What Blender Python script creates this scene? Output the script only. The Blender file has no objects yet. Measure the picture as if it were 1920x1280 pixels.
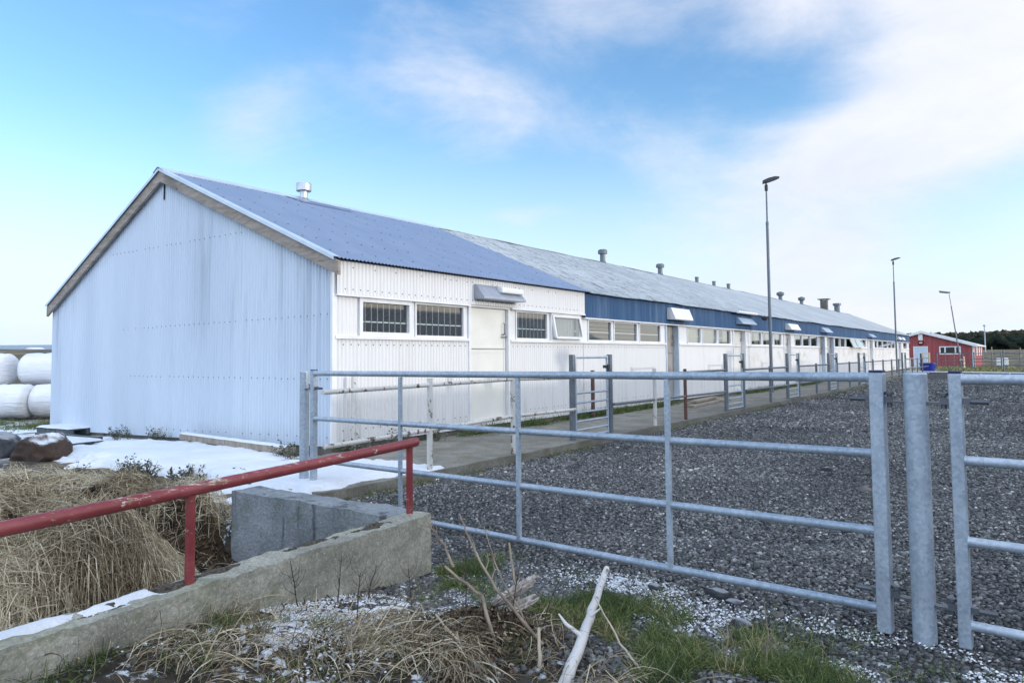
import bpy, math, random
import numpy as np
from mathutils import Vector, Matrix, noise as mnoise

# ------------------------------------------------------------------ camera, world, sun, exposure
SC = bpy.context.scene
COL = SC.collection
R = math.radians
random.seed(7)
RNG = np.random.default_rng(11)

EYE = 1.5
YAW, PITCH, ROLL, FPX = R(35.3), math.atan(73 / 1364.0), 0.009, 1364.0
fwd = Vector((-math.sin(YAW) * math.cos(PITCH), math.cos(YAW) * math.cos(PITCH), math.sin(PITCH)))
rgt = fwd.cross(Vector((0, 0, 1))).normalized()
upv = rgt.cross(fwd)
cR = math.cos(ROLL) * rgt - math.sin(ROLL) * upv
cU = math.sin(ROLL) * rgt + math.cos(ROLL) * upv
cam = bpy.data.cameras.new('camera')
cam_o = bpy.data.objects.new('camera', cam)
COL.objects.link(cam_o)
m = Matrix((cR, cU, -fwd)).transposed().to_4x4()
m.translation = (0, 0, EYE)
cam_o.matrix_world = m
cam.sensor_fit = 'HORIZONTAL'
cam.sensor_width = 36.0
cam.lens = FPX / 1920 * 36.0
cam.shift_y = -45.0 / 1920
cam.clip_start = 0.05
cam.clip_end = 6000
SC.camera = cam_o

SUN_EL, SUN_AZ = R(7.9), R(77)
SKY_STRENGTH = 0.15
W = bpy.data.worlds.new('World')
SC.world = W
W.use_nodes = True


def build_world():
    nt = W.node_tree
    N, L = nt.nodes, nt.links
    bg = N['Background']
    sky = N.new('ShaderNodeTexSky')
    sky.sky_type = 'NISHITA'
    sky.sun_disc = False
    sky.sun_elevation = SUN_EL
    sky.sun_rotation = SUN_AZ
    sky.air_density = 1.0
    sky.dust_density = 0.4
    sky.ozone_density = 1.6
    tc = N.new('ShaderNodeTexCoord')
    d = tc.outputs['Generated']

    def M(op, a, b=None, c=None, clamp=False):
        n = N.new('ShaderNodeMath')
        n.operation = op
        n.use_clamp = clamp
        for i, x in enumerate((a, b, c)):
            if x is None:
                continue
            if isinstance(x, (int, float)):
                n.inputs[i].default_value = x
            else:
                L.new(x, n.inputs[i])
        return n.outputs[0]
    sep = N.new('ShaderNodeSeparateXYZ')
    L.new(d, sep.inputs[0])
    x, y, z = sep.outputs
    az = M('ARCTAN2', x, y)                       # azimuth from +Y towards +X
    el = M('ARCSINE', z)
    # fractal noise on the direction, stretched sideways
    def fbm(scale, sz, detail, rough, dist=0.0):
        mp = N.new('ShaderNodeMapping')
        mp.inputs['Scale'].default_value = (scale, scale, scale * sz)
        L.new(d, mp.inputs[0])
        t = N.new('ShaderNodeTexNoise')
        t.inputs['Scale'].default_value = 1.0
        t.inputs['Detail'].default_value = detail
        t.inputs['Roughness'].default_value = rough
        t.inputs['Distortion'].default_value = dist
        L.new(mp.outputs[0], t.inputs[0])
        return t.outputs[0]
    f1 = fbm(2.6, 2.2, 7, 0.6, 0.6)
    f2 = fbm(7.0, 2.2, 6, 0.62, 0.3)
    # cloud banks: azimuth, elevation, half widths, tilt, weight (degrees)
    BANKS = [(-5.0, 15.0, 15.5, 4.3, 16, 1.35), (-12.0, 25.0, 9, 3.4, 4, 0.6), (-1.0, 23.0, 9, 5.0, 5, 0.9),
             (-12.0, 7.2, 6.0, 2.2, 5, 0.6), (-39.0, 19.5, 13, 4.4, -12, 0.42), (-25.0, 15.5, 6.0, 2.2, -14, 0.3),
             (-55.5, 17.6, 5.0, 3.0, 15, 0.62), (-36.0, 22.0, 22, 7.0, -6, 0.10), (-4.0, 2.8, 12, 2.2, 0, 0.95), (-30.0, 26.5, 7, 3.0, -10, 0.35),
             (-62.0, 1.0, 14, 4.0, 0, 0.5), (-25.0, 3.0, 16, 2.6, 4, 0.4), (-34.0, 11.0, 5, 1.0, 4, 0.4),
             (70, 13, 30, 6, 0, 0.8), (150, 20, 40, 8, 0, 0.7), (-130, 18, 30, 9, 0, 0.7), (20, 40, 40, 12, 0, 0.6)]
    tot = None
    for a0, e0, wa, we, tilt, wt in BANKS:
        da = M('SUBTRACT', az, R(a0))
        de = M('SUBTRACT', el, R(e0))
        c, s = math.cos(R(tilt)), math.sin(R(tilt))
        p = M('DIVIDE', M('ADD', M('MULTIPLY', da, c), M('MULTIPLY', de, s)), R(wa))
        q = M('DIVIDE', M('SUBTRACT', M('MULTIPLY', de, c), M('MULTIPLY', da, s)), R(we))
        g = M('EXPONENT', M('MULTIPLY', M('ADD', M('MULTIPLY', p, p), M('MULTIPLY', q, q)), -1.0))
        g = M('MULTIPLY', g, wt)
        tot = g if tot is None else M('ADD', tot, g)
    nz = M('ADD', M('MULTIPLY', f1, 0.75), M('MULTIPLY', f2, 0.25))
    dens = M('ADD', tot, M('MULTIPLY', M('SUBTRACT', nz, 0.5), 1.9))
    mr = N.new('ShaderNodeMapRange')
    mr.interpolation_type = 'SMOOTHSTEP'
    mr.inputs['From Min'].default_value = 0.1
    mr.inputs['From Max'].default_value = 1.05
    mr.inputs['To Max'].default_value = 0.93
    L.new(dens, mr.inputs['Value'])
    # clear air: more saturated towards the zenith, milky at the horizon
    hs = N.new('ShaderNodeHueSaturation')
    hs.inputs['Saturation'].default_value = 1.2
    hs.inputs['Value'].default_value = 1.04
    tint = N.new('ShaderNodeMix')
    tint.data_type = 'RGBA'
    tint.blend_type = 'MULTIPLY'
    tint.inputs['Factor'].default_value = 1.0
    L.new(sky.outputs[0], tint.inputs['A'])
    tint.inputs['B'].default_value = (0.97, 0.96, 1.06, 1)
    L.new(tint.outputs['Result'], hs.inputs['Color'])
    haze = N.new('ShaderNodeMapRange')
    haze.interpolation_type = 'SMOOTHERSTEP'
    haze.inputs['From Min'].default_value = R(-3)
    haze.inputs['From Max'].default_value = R(21)
    haze.inputs['To Min'].default_value = 1.0
    haze.inputs['To Max'].default_value = 0.0
    L.new(el, haze.inputs['Value'])
    mx0 = N.new('ShaderNodeMix')
    mx0.data_type = 'RGBA'
    L.new(haze.outputs[0], mx0.inputs['Factor'])
    L.new(hs.outputs[0], mx0.inputs['A'])
    mx0.inputs['B'].default_value = (2.15, 2.65, 2.85, 1)
    # cloud colour: warm white where thick, faintly lilac where thin, brighter near the sun
    cr = N.new('ShaderNodeMix')
    cr.data_type = 'RGBA'
    L.new(M('MULTIPLY', f2, 1.0), cr.inputs['Factor'])
    cr.inputs['A'].default_value = (2.05, 2.25, 2.75, 1)
    cr.inputs['B'].default_value = (3.0, 3.0, 3.1, 1)
    mx = N.new('ShaderNodeMix')
    mx.data_type = 'RGBA'
    L.new(mr.outputs[0], mx.inputs['Factor'])
    L.new(mx0.outputs['Result'], mx.inputs['A'])
    L.new(cr.outputs['Result'], mx.inputs['B'])
    # aureole round the sun
    sv = N.new('ShaderNodeVectorMath')
    sv.operation = 'DOT_PRODUCT'
    L.new(d, sv.inputs[0])
    sv.inputs[1].default_value = (math.cos(SUN_EL) * math.sin(SUN_AZ), math.cos(SUN_EL) * math.cos(SUN_AZ), math.sin(SUN_EL))
    sg = M('POWER', M('MAXIMUM', sv.outputs['Value'], 0.0), 2.6)
    ag = N.new('ShaderNodeMix')
    ag.data_type = 'RGBA'
    L.new(M('MULTIPLY', sg, 0.85), ag.inputs['Factor'])
    L.new(mx.outputs['Result'], ag.inputs['A'])
    ag.inputs['B'].default_value = (9.5, 8.3, 7.2, 1)
    # bright veil added to the unseen sky behind the view, lifts light in shade
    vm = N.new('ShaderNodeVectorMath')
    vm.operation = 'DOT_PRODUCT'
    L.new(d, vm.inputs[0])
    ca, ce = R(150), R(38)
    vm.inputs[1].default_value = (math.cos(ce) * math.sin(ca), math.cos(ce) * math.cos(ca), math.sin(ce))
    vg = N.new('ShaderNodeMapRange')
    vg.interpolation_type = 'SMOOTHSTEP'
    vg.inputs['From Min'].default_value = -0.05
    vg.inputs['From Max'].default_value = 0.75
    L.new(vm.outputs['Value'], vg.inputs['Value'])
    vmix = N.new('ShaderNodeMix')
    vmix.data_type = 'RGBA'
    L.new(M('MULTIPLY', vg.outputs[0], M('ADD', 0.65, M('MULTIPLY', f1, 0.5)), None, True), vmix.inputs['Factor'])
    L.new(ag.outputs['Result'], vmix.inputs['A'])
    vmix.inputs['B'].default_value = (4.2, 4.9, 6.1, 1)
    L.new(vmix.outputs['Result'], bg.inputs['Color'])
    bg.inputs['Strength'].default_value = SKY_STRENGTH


build_world()
sl = bpy.data.lights.new('sun', 'SUN')
sl.energy = 0.6
sl.angle = R(0.55)
sl.color = (1.0, 0.93, 0.84)
sun = bpy.data.objects.new('sun', sl)
COL.objects.link(sun)
sd = Vector((math.cos(SUN_EL) * math.sin(SUN_AZ), math.cos(SUN_EL) * math.cos(SUN_AZ), math.sin(SUN_EL)))
sun.rotation_euler = sd.to_track_quat('Z', 'Y').to_euler()
sun.location = (20, 0, 20)
VS = SC.view_settings
VS.view_transform = 'Standard'
VS.look = 'None'
VS.exposure = 1.25
VS.gamma = 1
VS.use_curve_mapping = False
SC.cycles.max_bounces = 8
SC.cycles.transparent_max_bounces = 12
SC.cycles.use_denoising = True
try:
    SC.cycles.denoiser = 'OPENIMAGEDENOISE'
except Exception:
    pass


# ------------------------------------------------------------------ helpers
def wloc(o):
    v = Vector((0, 0, 0))
    while o is not None:
        v += o.location
        o = o.parent
    return v


class MB:
    """collects geometry, links it as one mesh object"""
    def __init__(s):
        s.v, s.f, s.sm = [], [], []

    def add(s, vs, fs, smooth=False):
        b = len(s.v)
        s.v.extend(tuple(p) for p in vs)
        for f in fs:
            s.f.append(tuple(b + i for i in f))
            s.sm.append(smooth)
        return s

    def box(s, x0, y0, z0, x1, y1, z1):
        x0, x1 = min(x0, x1), max(x0, x1)
        y0, y1 = min(y0, y1), max(y0, y1)
        z0, z1 = min(z0, z1), max(z0, z1)
        v = [(x0, y0, z0), (x1, y0, z0), (x1, y1, z0), (x0, y1, z0), (x0, y0, z1), (x1, y0, z1), (x1, y1, z1), (x0, y1, z1)]
        return s.add(v, [(0, 3, 2, 1), (4, 5, 6, 7), (0, 1, 5, 4), (1, 2, 6, 5), (2, 3, 7, 6), (3, 0, 4, 7)])

    def bar(s, p, q, w, h, up=(0, 0, 1)):
        p, q = Vector(p), Vector(q)
        t = (q - p).normalized()
        up = Vector(up)
        if abs(t.dot(up)) > 0.98:
            up = Vector((1, 0, 0))
        a = t.cross(up).normalized() * w / 2
        b = a.cross(t).normalized() * h / 2
        v = [p - a - b, p + a - b, p + a + b, p - a + b, q - a - b, q + a - b, q + a + b, q - a + b]
        return s.add(v, [(0, 1, 2, 3), (7, 6, 5, 4), (4, 5, 1, 0), (5, 6, 2, 1), (6, 7, 3, 2), (7, 4, 0, 3)])

    def tube(s, pts, r, n=14, caps=True):
        pts = [Vector(p) for p in pts]
        rs = list(r) if isinstance(r, (list, tuple)) else [r] * len(pts)
        vs, fs = [], []
        a = None
        for i, p in enumerate(pts):
            t = ((pts[i + 1] if i + 1 < len(pts) else p) - (pts[i - 1] if i else p)).normalized()
            if a is None:
                a = t.orthogonal().normalized()
            a = (a - t * a.dot(t)).normalized()
            b = t.cross(a)
            for k in range(n):
                an = 2 * math.pi * k / n
                vs.append(p + (a * math.cos(an) + b * math.sin(an)) * rs[i])
        for i in range(len(pts) - 1):
            for k in range(n):
                k2 = (k + 1) % n
                fs.append((i * n + k, i * n + k2, (i + 1) * n + k2, (i + 1) * n + k))
        s.add(vs, fs, True)
        if caps:
            s.add(vs[:n], [tuple(reversed(range(n)))])
            s.add(vs[-n:], [tuple(range(n))])
        return s

    def lathe(s, c, prof, n=20, axis=(0, 0, 1), smooth=True):
        c, ax = Vector(c), Vector(axis).normalized()
        a = ax.orthogonal().normalized()
        b = ax.cross(a)
        vs = [c + ax * z + (a * math.cos(2 * math.pi * k / n) + b * math.sin(2 * math.pi * k / n)) * max(r, 1e-4)
              for r, z in prof for k in range(n)]
        for i in range(len(prof) - 1):
            fs = []
            for k in range(n):
                k2 = (k + 1) % n
                fs.append((k, k2, n + k2, n + k))
            s.add(vs[i * n:(i + 2) * n], fs, smooth)
        return s

    def grid(s, P, smooth=True, flip=False):
        P = np.asarray(P)
        m_, n_ = P.shape[:2]
        fs = []
        for i in range(m_ - 1):
            for j in range(n_ - 1):
                q = (i * n_ + j, (i + 1) * n_ + j, (i + 1) * n_ + j + 1, i * n_ + j + 1)
                fs.append(q[::-1] if flip else q)
        return s.add(P.reshape(-1, 3).tolist(), fs, smooth)

    def build(s, name, mat, parent=None, bevel=0.0):
        off = wloc(parent)
        me = bpy.data.meshes.new(name)
        me.from_pydata([(p[0] - off.x, p[1] - off.y, p[2] - off.z) for p in s.v], [], s.f)
        me.polygons.foreach_set('use_smooth', s.sm)
        me.validate()
        me.update()
        o = bpy.data.objects.new(name, me)
        COL.objects.link(o)
        if mat:
            me.materials.append(mat)
        if parent:
            o.parent = parent
        if bevel:
            b = o.modifiers.new('bevel', 'BEVEL')
            b.width = bevel
            b.segments = 2
            b.limit_method = 'ANGLE'
        return o


def np_mesh(name, V, F, mat, smooth=False, tone=None, parent=None):
    V = np.asarray(V, np.float32)
    F = np.asarray(F, np.int32)
    k = F.shape[1]
    me = bpy.data.meshes.new(name)
    me.vertices.add(len(V))
    me.vertices.foreach_set('co', V.ravel())
    me.loops.add(F.size)
    me.loops.foreach_set('vertex_index', F.ravel())
    me.polygons.add(len(F))
    me.polygons.foreach_set('loop_start', np.arange(0, F.size, k, dtype=np.int32))
    me.polygons.foreach_set('use_smooth', np.full(len(F), smooth))
    if tone is not None:
        a = me.attributes.new('tone', 'FLOAT', 'POINT')
        a.data.foreach_set('value', np.asarray(tone, np.float32))
    me.update(calc_edges=True)
    me.validate()
    o = bpy.data.objects.new(name, me)
    COL.objects.link(o)
    me.materials.append(mat)
    if parent:
        o.parent = parent
    return o


def tag(o, label=None, cat=None, group=None, kind=None):
    if label:
        o['label'] = label
    if cat:
        o['category'] = cat
    if group:
        o['group'] = group
    if kind:
        o['kind'] = kind
    return o


def empty(name, loc, label, cat, group=None):
    o = bpy.data.objects.new(name, None)
    o.empty_display_size = 0.3
    o.location = loc
    COL.objects.link(o)
    return tag(o, label, cat, group)


def copy_tree(o, parent=None):
    c = o.copy()
    COL.objects.link(c)
    c.parent = parent
    for ch in list(o.children):
        copy_tree(ch, c)
    return c


# ------------------------------------------------------------------ materials
class Mat:
    def __init__(s, name, rough=0.6, metal=0.0, spec=0.5):
        s.m = bpy.data.materials.new(name)
        s.m.use_nodes = True
        s.nt = s.m.node_tree
        s.N, s.L = s.nt.nodes, s.nt.links
        s.p = s.N['Principled BSDF']
        s.p.inputs['Roughness'].default_value = rough
        s.p.inputs['Metallic'].default_value = metal
        s.p.inputs['Specular IOR Level'].default_value = spec
        s.tc = None

    def coord(s, scale=(1, 1, 1), world=True):
        if world:
            g = s.N.new('ShaderNodeNewGeometry').outputs['Position']
        else:
            g = s.N.new('ShaderNodeTexCoord').outputs['Object']
        mp = s.N.new('ShaderNodeMapping')
        mp.inputs['Scale'].default_value = scale
        s.L.new(g, mp.inputs[0])
        return mp.outputs[0]

    def noise(s, scale=1.0, st=(1, 1, 1), detail=5, rough=0.55, dist=0.0, world=True, lo=0.35, hi=0.65):
        t = s.N.new('ShaderNodeTexNoise')
        t.inputs['Scale'].default_value = scale
        t.inputs['Detail'].default_value = detail
        t.inputs['Roughness'].default_value = rough
        t.inputs['Distortion'].default_value = dist
        s.L.new(s.coord(st, world), t.inputs[0])
        return s.ramp(t.outputs[0], lo, hi)

    def vor(s, scale=1.0, st=(1, 1, 1), feature='F1', out='Distance', rand=1.0, world=True):
        t = s.N.new('ShaderNodeTexVoronoi')
        t.feature = feature
        t.inputs['Scale'].default_value = scale
        t.inputs['Randomness'].default_value = rand
        s.L.new(s.coord(st, world), t.inputs[0])
        return t.outputs[out]

    def ramp(s, x, lo, hi, a=0.0, b=1.0, interp='SMOOTHSTEP'):
        n = s.N.new('ShaderNodeMapRange')
        n.interpolation_type = interp
        n.inputs['From Min'].default_value = lo
        n.inputs['From Max'].default_value = hi
        n.inputs['To Min'].default_value = a
        n.inputs['To Max'].default_value = b
        s.L.new(x, n.inputs['Value'])
        return n.outputs[0]

    def math(s, op, a, b=0.0, clamp=False):
        n = s.N.new('ShaderNodeMath')
        n.operation = op
        n.use_clamp = clamp
        for i, x in enumerate((a, b)):
            if isinstance(x, (int, float)):
                n.inputs[i].default_value = x
            else:
                s.L.new(x, n.inputs[i])
        return n.outputs[0]

    def mix(s, f, a, b):
        n = s.N.new('ShaderNodeMix')
        n.data_type = 'RGBA'
        for key, x in (('Factor', f), ('A', a), ('B', b)):
            if isinstance(x, (int, float)):
                n.inputs[key].default_value = x
            elif isinstance(x, tuple):
                n.inputs[key].default_value = tuple(x[:3]) + (1,)
            else:
                s.L.new(x, n.inputs[key])
        return n.outputs['Result']

    def axis(s, i):
        g = s.N.new('ShaderNodeNewGeometry')
        sp = s.N.new('ShaderNodeSeparateXYZ')
        s.L.new(g.outputs['Position'], sp.inputs[0])
        return sp.outputs[i]

    def attr(s, name='tone'):
        a = s.N.new('ShaderNodeAttribute')
        a.attribute_name = name
        return a.outputs['Fac']

    def color(s, c):
        if isinstance(c, tuple):
            s.p.inputs['Base Color'].default_value = tuple(c[:3]) + (1,)
        else:
            s.L.new(c, s.p.inputs['Base Color'])
        return s

    def rough(s, x):
        s.L.new(x, s.p.inputs['Roughness'])
        return s

    def bump(s, h, strength=0.3, dist=0.01):
        b = s.N.new('ShaderNodeBump')
        b.inputs['Strength'].default_value = strength
        b.inputs['Distance'].default_value = dist
        s.L.new(h, b.inputs['Height'])
        s.L.new(b.outputs[0], s.p.inputs['Normal'])
        return s


def m_walk():
    m_ = m_concrete('walkway_concrete', (0.30, 0.29, 0.255), (0.14, 0.135, 0.11), (0.12, 0.12, 0.05), 0.5, False)
    nt = m_.node_tree
    k = Mat.__new__(Mat)
    k.m, k.nt, k.N, k.L, k.p = m_, nt, nt.nodes, nt.links, nt.nodes['Principled BSDF']
    src = k.p.inputs['Base Color'].links[0].from_socket
    e = k.ramp(k.math('ADD', k.axis(0), k.math('MULTIPLY', k.noise(1.2, (1, 0.5, 1), 6, 0.65, lo=0.0, hi=1.0), 0.5)), -5.85, -5.55)
    c = k.mix(k.math('MULTIPLY', e, 0.85), src, (0.06, 0.058, 0.032))
    damp = k.math('MULTIPLY', k.noise(0.7, (1, 0.25, 1), 6, 0.65, lo=0.42, hi=0.62), k.ramp(k.axis(1), 8.5, 11.0))
    k.color(k.mix(k.math('MULTIPLY', damp, 0.45), c, (0.09, 0.088, 0.08)))
    return m_


def plain(name, c, rough=0.6, metal=0.0, var=0.12, scale=3.0, world=True):
    k = Mat(name, rough, metal)
    n = k.noise(scale, detail=6, lo=0.3, hi=0.7, world=world)
    k.color(k.mix(n, tuple(x * (1 - var) for x in c), tuple(min(1, x * (1 + var)) for x in c)))
    return k.m


def m_gable():
    k = Mat('painted_gable_sheet', 0.42, 0.0)
    streak = k.noise(1.0, (5.0, 5.0, 0.22), 5, 0.6, 0.2, lo=0.48, hi=0.74)
    big = k.noise(0.45, (1, 1, 0.35), 3, 0.5, lo=0.42, hi=0.66)
    fine = k.noise(14.0, (1, 1, 0.12), 4, 0.6, lo=0.45, hi=0.75)
    zone = k.ramp(k.axis(2), 0.2, 3.2)
    dirt = k.math('MULTIPLY', k.math('MULTIPLY', streak, big), k.math('ADD', k.math('MULTIPLY', zone, 0.5), 0.22))
    dirt = k.math('ADD', dirt, k.math('MULTIPLY', fine, 0.09), True)
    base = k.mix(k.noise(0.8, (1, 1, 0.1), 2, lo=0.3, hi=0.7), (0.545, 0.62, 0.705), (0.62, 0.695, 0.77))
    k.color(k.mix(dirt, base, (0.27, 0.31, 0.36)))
    k.bump(k.noise(9.0, (1, 1, 0.4), 4, lo=0.2, hi=0.8), 0.08, 0.01)
    return k.m


def m_white_sheet():
    k = Mat('white_wall_sheet', 0.45)
    streak = k.noise(1.0, (6.0, 6.0, 0.35), 5, 0.6, lo=0.45, hi=0.75)
    low = k.ramp(k.axis(2), 1.1, 0.2)
    far = k.ramp(k.axis(1), 19.5, 30.0)
    blot = k.noise(1.3, (1, 1, 1.4), 5, 0.6, lo=0.45, hi=0.7)
    mid = k.ramp(k.math('ABSOLUTE', k.math('SUBTRACT', k.axis(2), 1.45)), 0.4, 0.0)
    d = k.math('MULTIPLY', streak, k.math('ADD', k.math('MULTIPLY', low, 0.3), 0.16))
    d2 = k.math('MULTIPLY', k.math('MULTIPLY', far, blot), k.math('ADD', k.math('MULTIPLY', mid, 0.55), 0.2))
    c = k.mix(d, (0.715, 0.71, 0.695), (0.38, 0.37, 0.35))
    c = k.mix(d2, c, (0.50, 0.45, 0.36))
    k.color(c)
    return k.m


def m_blue_sheet():
    k = Mat('blue_eaves_sheet', 0.6, 0, 0.25)
    streak = k.noise(1.0, (1, 3.5, 0.4), 5, 0.6, lo=0.42, hi=0.72)
    patch = k.noise(0.35, (1, 1, 0.3), 3, lo=0.45, hi=0.65)
    c = k.mix(streak, (0.031, 0.09, 0.19), (0.065, 0.135, 0.24))
    c = k.mix(k.math('MULTIPLY', k.math('MULTIPLY', patch, streak), 0.45), c, (0.17, 0.24, 0.34))
    k.color(c)
    return k.m


def m_roof_new():
    k = Mat('blue_grey_roof_sheet', 0.38, 0.0, 0.6)
    n = k.noise(1.2, (1, 2, 1), 4, lo=0.35, hi=0.7)
    k.color(k.mix(n, (0.19, 0.245, 0.35), (0.215, 0.27, 0.375)))
    return k.m


def m_roof_old():
    k = Mat('weathered_grey_roof_sheet', 0.7)
    pat = k.noise(0.55, (1, 1, 1), 5, 0.6, 0.4, lo=0.35, hi=0.68)
    strk = k.noise(1.0, (0.8, 7.0, 0.8), 6, 0.65, 0.4, lo=0.5, hi=0.68)
    fleck = k.noise(3.6, (0.7, 2.6, 0.7), 6, 0.7, 0.6, lo=0.53, hi=0.58)
    near = k.ramp(k.axis(1), 40.0, 15.0)
    c = k.mix(pat, (0.34, 0.37, 0.385), (0.43, 0.455, 0.47))
    c = k.mix(k.math('MULTIPLY', strk, 0.35), c, (0.15, 0.17, 0.17))
    c = k.mix(k.math('MULTIPLY', fleck, k.math('ADD', k.math('MULTIPLY', near, 0.55), 0.15)), c, (0.075, 0.085, 0.085))
    k.color(c)
    k.bump(k.noise(12.0, detail=5, lo=0.2, hi=0.8), 0.25, 0.01)
    return k.m


def m_wood(name, a, b, st=(3, 3, 22), rough=0.75, dark=(0.05, 0.04, 0.03), knots=True):
    k = Mat(name, rough)
    g = k.noise(1.0, st, 6, 0.65, 1.2, lo=0.3, hi=0.7)
    c = k.mix(g, a, b)
    st2 = k.noise(1.4, detail=4, lo=0.52, hi=0.7)
    c = k.mix(k.math('MULTIPLY', st2, 0.55), c, tuple(x * 0.5 for x in a))
    if knots:
        v = k.vor(3.2, (1, 1, 1))
        c = k.mix(k.ramp(v, 0.10, 0.05), c, dark)
    k.color(c)
    k.bump(g, 0.3, 0.004)
    return k.m


def m_galv(name='galvanised_steel', tone=1.0, rough=0.5):
    k = Mat(name, rough, 0.45)
    v = k.vor(55.0, out='Color')
    sp = k.N.new('ShaderNodeSeparateXYZ')
    k.L.new(v, sp.inputs[0])
    n = k.noise(5.0, (1, 1, 0.5), 6, 0.6, lo=0.3, hi=0.7)
    a = tuple(x * tone for x in (0.26, 0.315, 0.38))
    b = tuple(x * tone for x in (0.46, 0.525, 0.585))
    c = k.mix(k.math('ADD', k.math('MULTIPLY', sp.outputs[0], 0.55), k.math('MULTIPLY', n, 0.45)), a, b)
    scr = k.noise(9.0, (1, 1, 0.15), 6, 0.7, lo=0.62, hi=0.72)
    c = k.mix(k.math('MULTIPLY', scr, 0.5), c, tuple(x * 0.5 for x in a))
    k.color(c)
    k.rough(k.ramp(n, 0, 1, rough - 0.08, rough + 0.12))
    k.bump(k.noise(40.0, detail=3, lo=0.2, hi=0.8), 0.06, 0.003)
    return k.m


def m_peel(name, paint, under, amount=0.56, sc=8.0):
    k = Mat(name, 0.5)
    n = k.noise(sc, (1, 1, 0.7), 7, 0.68, 0.4, lo=amount, hi=amount + 0.03)
    fine = k.noise(30.0, detail=4, lo=0.63, hi=0.68)
    c = k.mix(k.noise(2.0, detail=3, lo=0.3, hi=0.7), tuple(x * 0.85 for x in paint), paint)
    c = k.mix(k.math('MAXIMUM', n, k.math('MULTIPLY', fine, 0.7)), c, under)
    k.color(c)
    k.bump(k.math('SUBTRACT', 1.0, n), 0.25, 0.003)
    return k.m


def m_red_rail():
    k = Mat('flaking_red_paint', 0.45)
    g = k.N.new('ShaderNodeNewGeometry')
    sp = k.N.new('ShaderNodeSeparateXYZ')
    k.L.new(g.outputs['Normal'], sp.inputs[0])
    top = k.ramp(sp.outputs[2], -0.2, 0.9, -0.03, 0.05, 'LINEAR')
    t = k.noise(13.0, (1.5, 0.38, 1.5), 8, 0.72, 0.6, lo=0.0, hi=1.0)
    n = k.ramp(k.math('ADD', t, top), 0.635, 0.665)
    fl = k.ramp(k.math('ADD', k.noise(42.0, (1.3, 0.5, 1.3), 5, 0.65, lo=0.0, hi=1.0), top), 0.71, 0.76)
    pink = k.noise(5.0, (1, 0.5, 1), 6, 0.65, lo=0.35, hi=0.7)
    c = k.mix(pink, (0.20, 0.030, 0.034), (0.30, 0.066, 0.068))
    c = k.mix(k.math('MULTIPLY', fl, 0.75), c, (0.45, 0.28, 0.23))
    under = k.mix(k.noise(20.0, detail=4, lo=0.4, hi=0.6), (0.26, 0.15, 0.10), (0.55, 0.47, 0.38))
    c = k.mix(n, c, under)
    k.color(c)
    k.bump(k.math('SUBTRACT', 1.0, n), 0.35, 0.003)
    return k.m


def m_concrete(name, light, dark, moss=(0.10, 0.12, 0.045), moss_amt=0.5, wet=True):
    k = Mat(name, 0.85)
    n = k.noise(2.2, detail=8, rough=0.65, lo=0.3, hi=0.7)
    gr = k.noise(38.0, detail=4, rough=0.6, lo=0.3, hi=0.7)
    c = k.mix(n, dark, light)
    c = k.mix(k.math('MULTIPLY', gr, 0.45), c, tuple(x * 0.5 for x in dark))
    spk = k.noise(95.0, detail=2, rough=0.5, lo=0.60, hi=0.66)
    c = k.mix(k.math('MULTIPLY', spk, 0.3), c, tuple(min(0.75, x * 1.7) for x in light))
    pit_ = k.noise(70.0, detail=3, rough=0.6, lo=0.63, hi=0.70)
    c = k.mix(k.math('MULTIPLY', pit_, 0.6), c, tuple(x * 0.35 for x in dark))
    ms = k.noise(3.4, detail=6, rough=0.65, lo=0.5, hi=0.7)
    c = k.mix(k.math('MULTIPLY', ms, moss_amt), c, moss)
    if wet:
        ru = k.noise(1.0, (5.5, 5.5, 0.3), 5, 0.6, lo=0.56, hi=0.64)
        c = k.mix(k.math('MULTIPLY', ru, 0.75), c, tuple(x * 0.28 for x in dark))
    k.color(c)
    k.bump(k.math('ADD', n, k.math('MULTIPLY', gr, 0.5)), 0.5, 0.012)
    return k.m


def m_snow():
    k = Mat('old_snow', 0.6)
    n = k.noise(1.6, detail=6, rough=0.6, lo=0.3, hi=0.7)
    f = k.noise(45.0, detail=3, rough=0.6, lo=0.62, hi=0.72)
    c = k.mix(n, (0.70, 0.74, 0.79), (0.82, 0.84, 0.86))
    c = k.mix(k.math('MULTIPLY', f, 0.25), c, (0.4, 0.42, 0.42))
    k.color(c)
    k.bump(k.noise(14.0, detail=8, rough=0.75, lo=0.2, hi=0.8), 0.7, 0.016)
    return k.m


def m_tone(name, stops, rough=0.8, spec=0.4, nscale=0, bump=0.0):
    """colour picked per piece from the 'tone' attribute"""
    k = Mat(name, rough, 0, spec)
    r = k.N.new('ShaderNodeValToRGB')
    e = r.color_ramp.elements
    e[0].position, e[0].color = stops[0][0], tuple(stops[0][1]) + (1,)
    e[1].position, e[1].color = stops[-1][0], tuple(stops[-1][1]) + (1,)
    for pos, c in stops[1:-1]:
        q = e.new(pos)
        q.color = tuple(c) + (1,)
    k.L.new(k.attr(), r.inputs[0])
    c = r.outputs[0]
    if nscale:
        n = k.noise(nscale, detail=5, rough=0.6, lo=0.3, hi=0.7)
        mm = k.N.new('ShaderNodeMix')
        mm.data_type = 'RGBA'
        mm.blend_type = 'MULTIPLY'
        mm.inputs['Factor'].default_value = 1
        k.L.new(c, mm.inputs['A'])
        k.L.new(k.mix(n, (0.65, 0.65, 0.65), (1.25, 1.25, 1.25)), mm.inputs['B'])
        c = mm.outputs['Result']
        if bump:
            k.bump(n, bump, 0.004)
    k.color(c)
    return k.m


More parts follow.
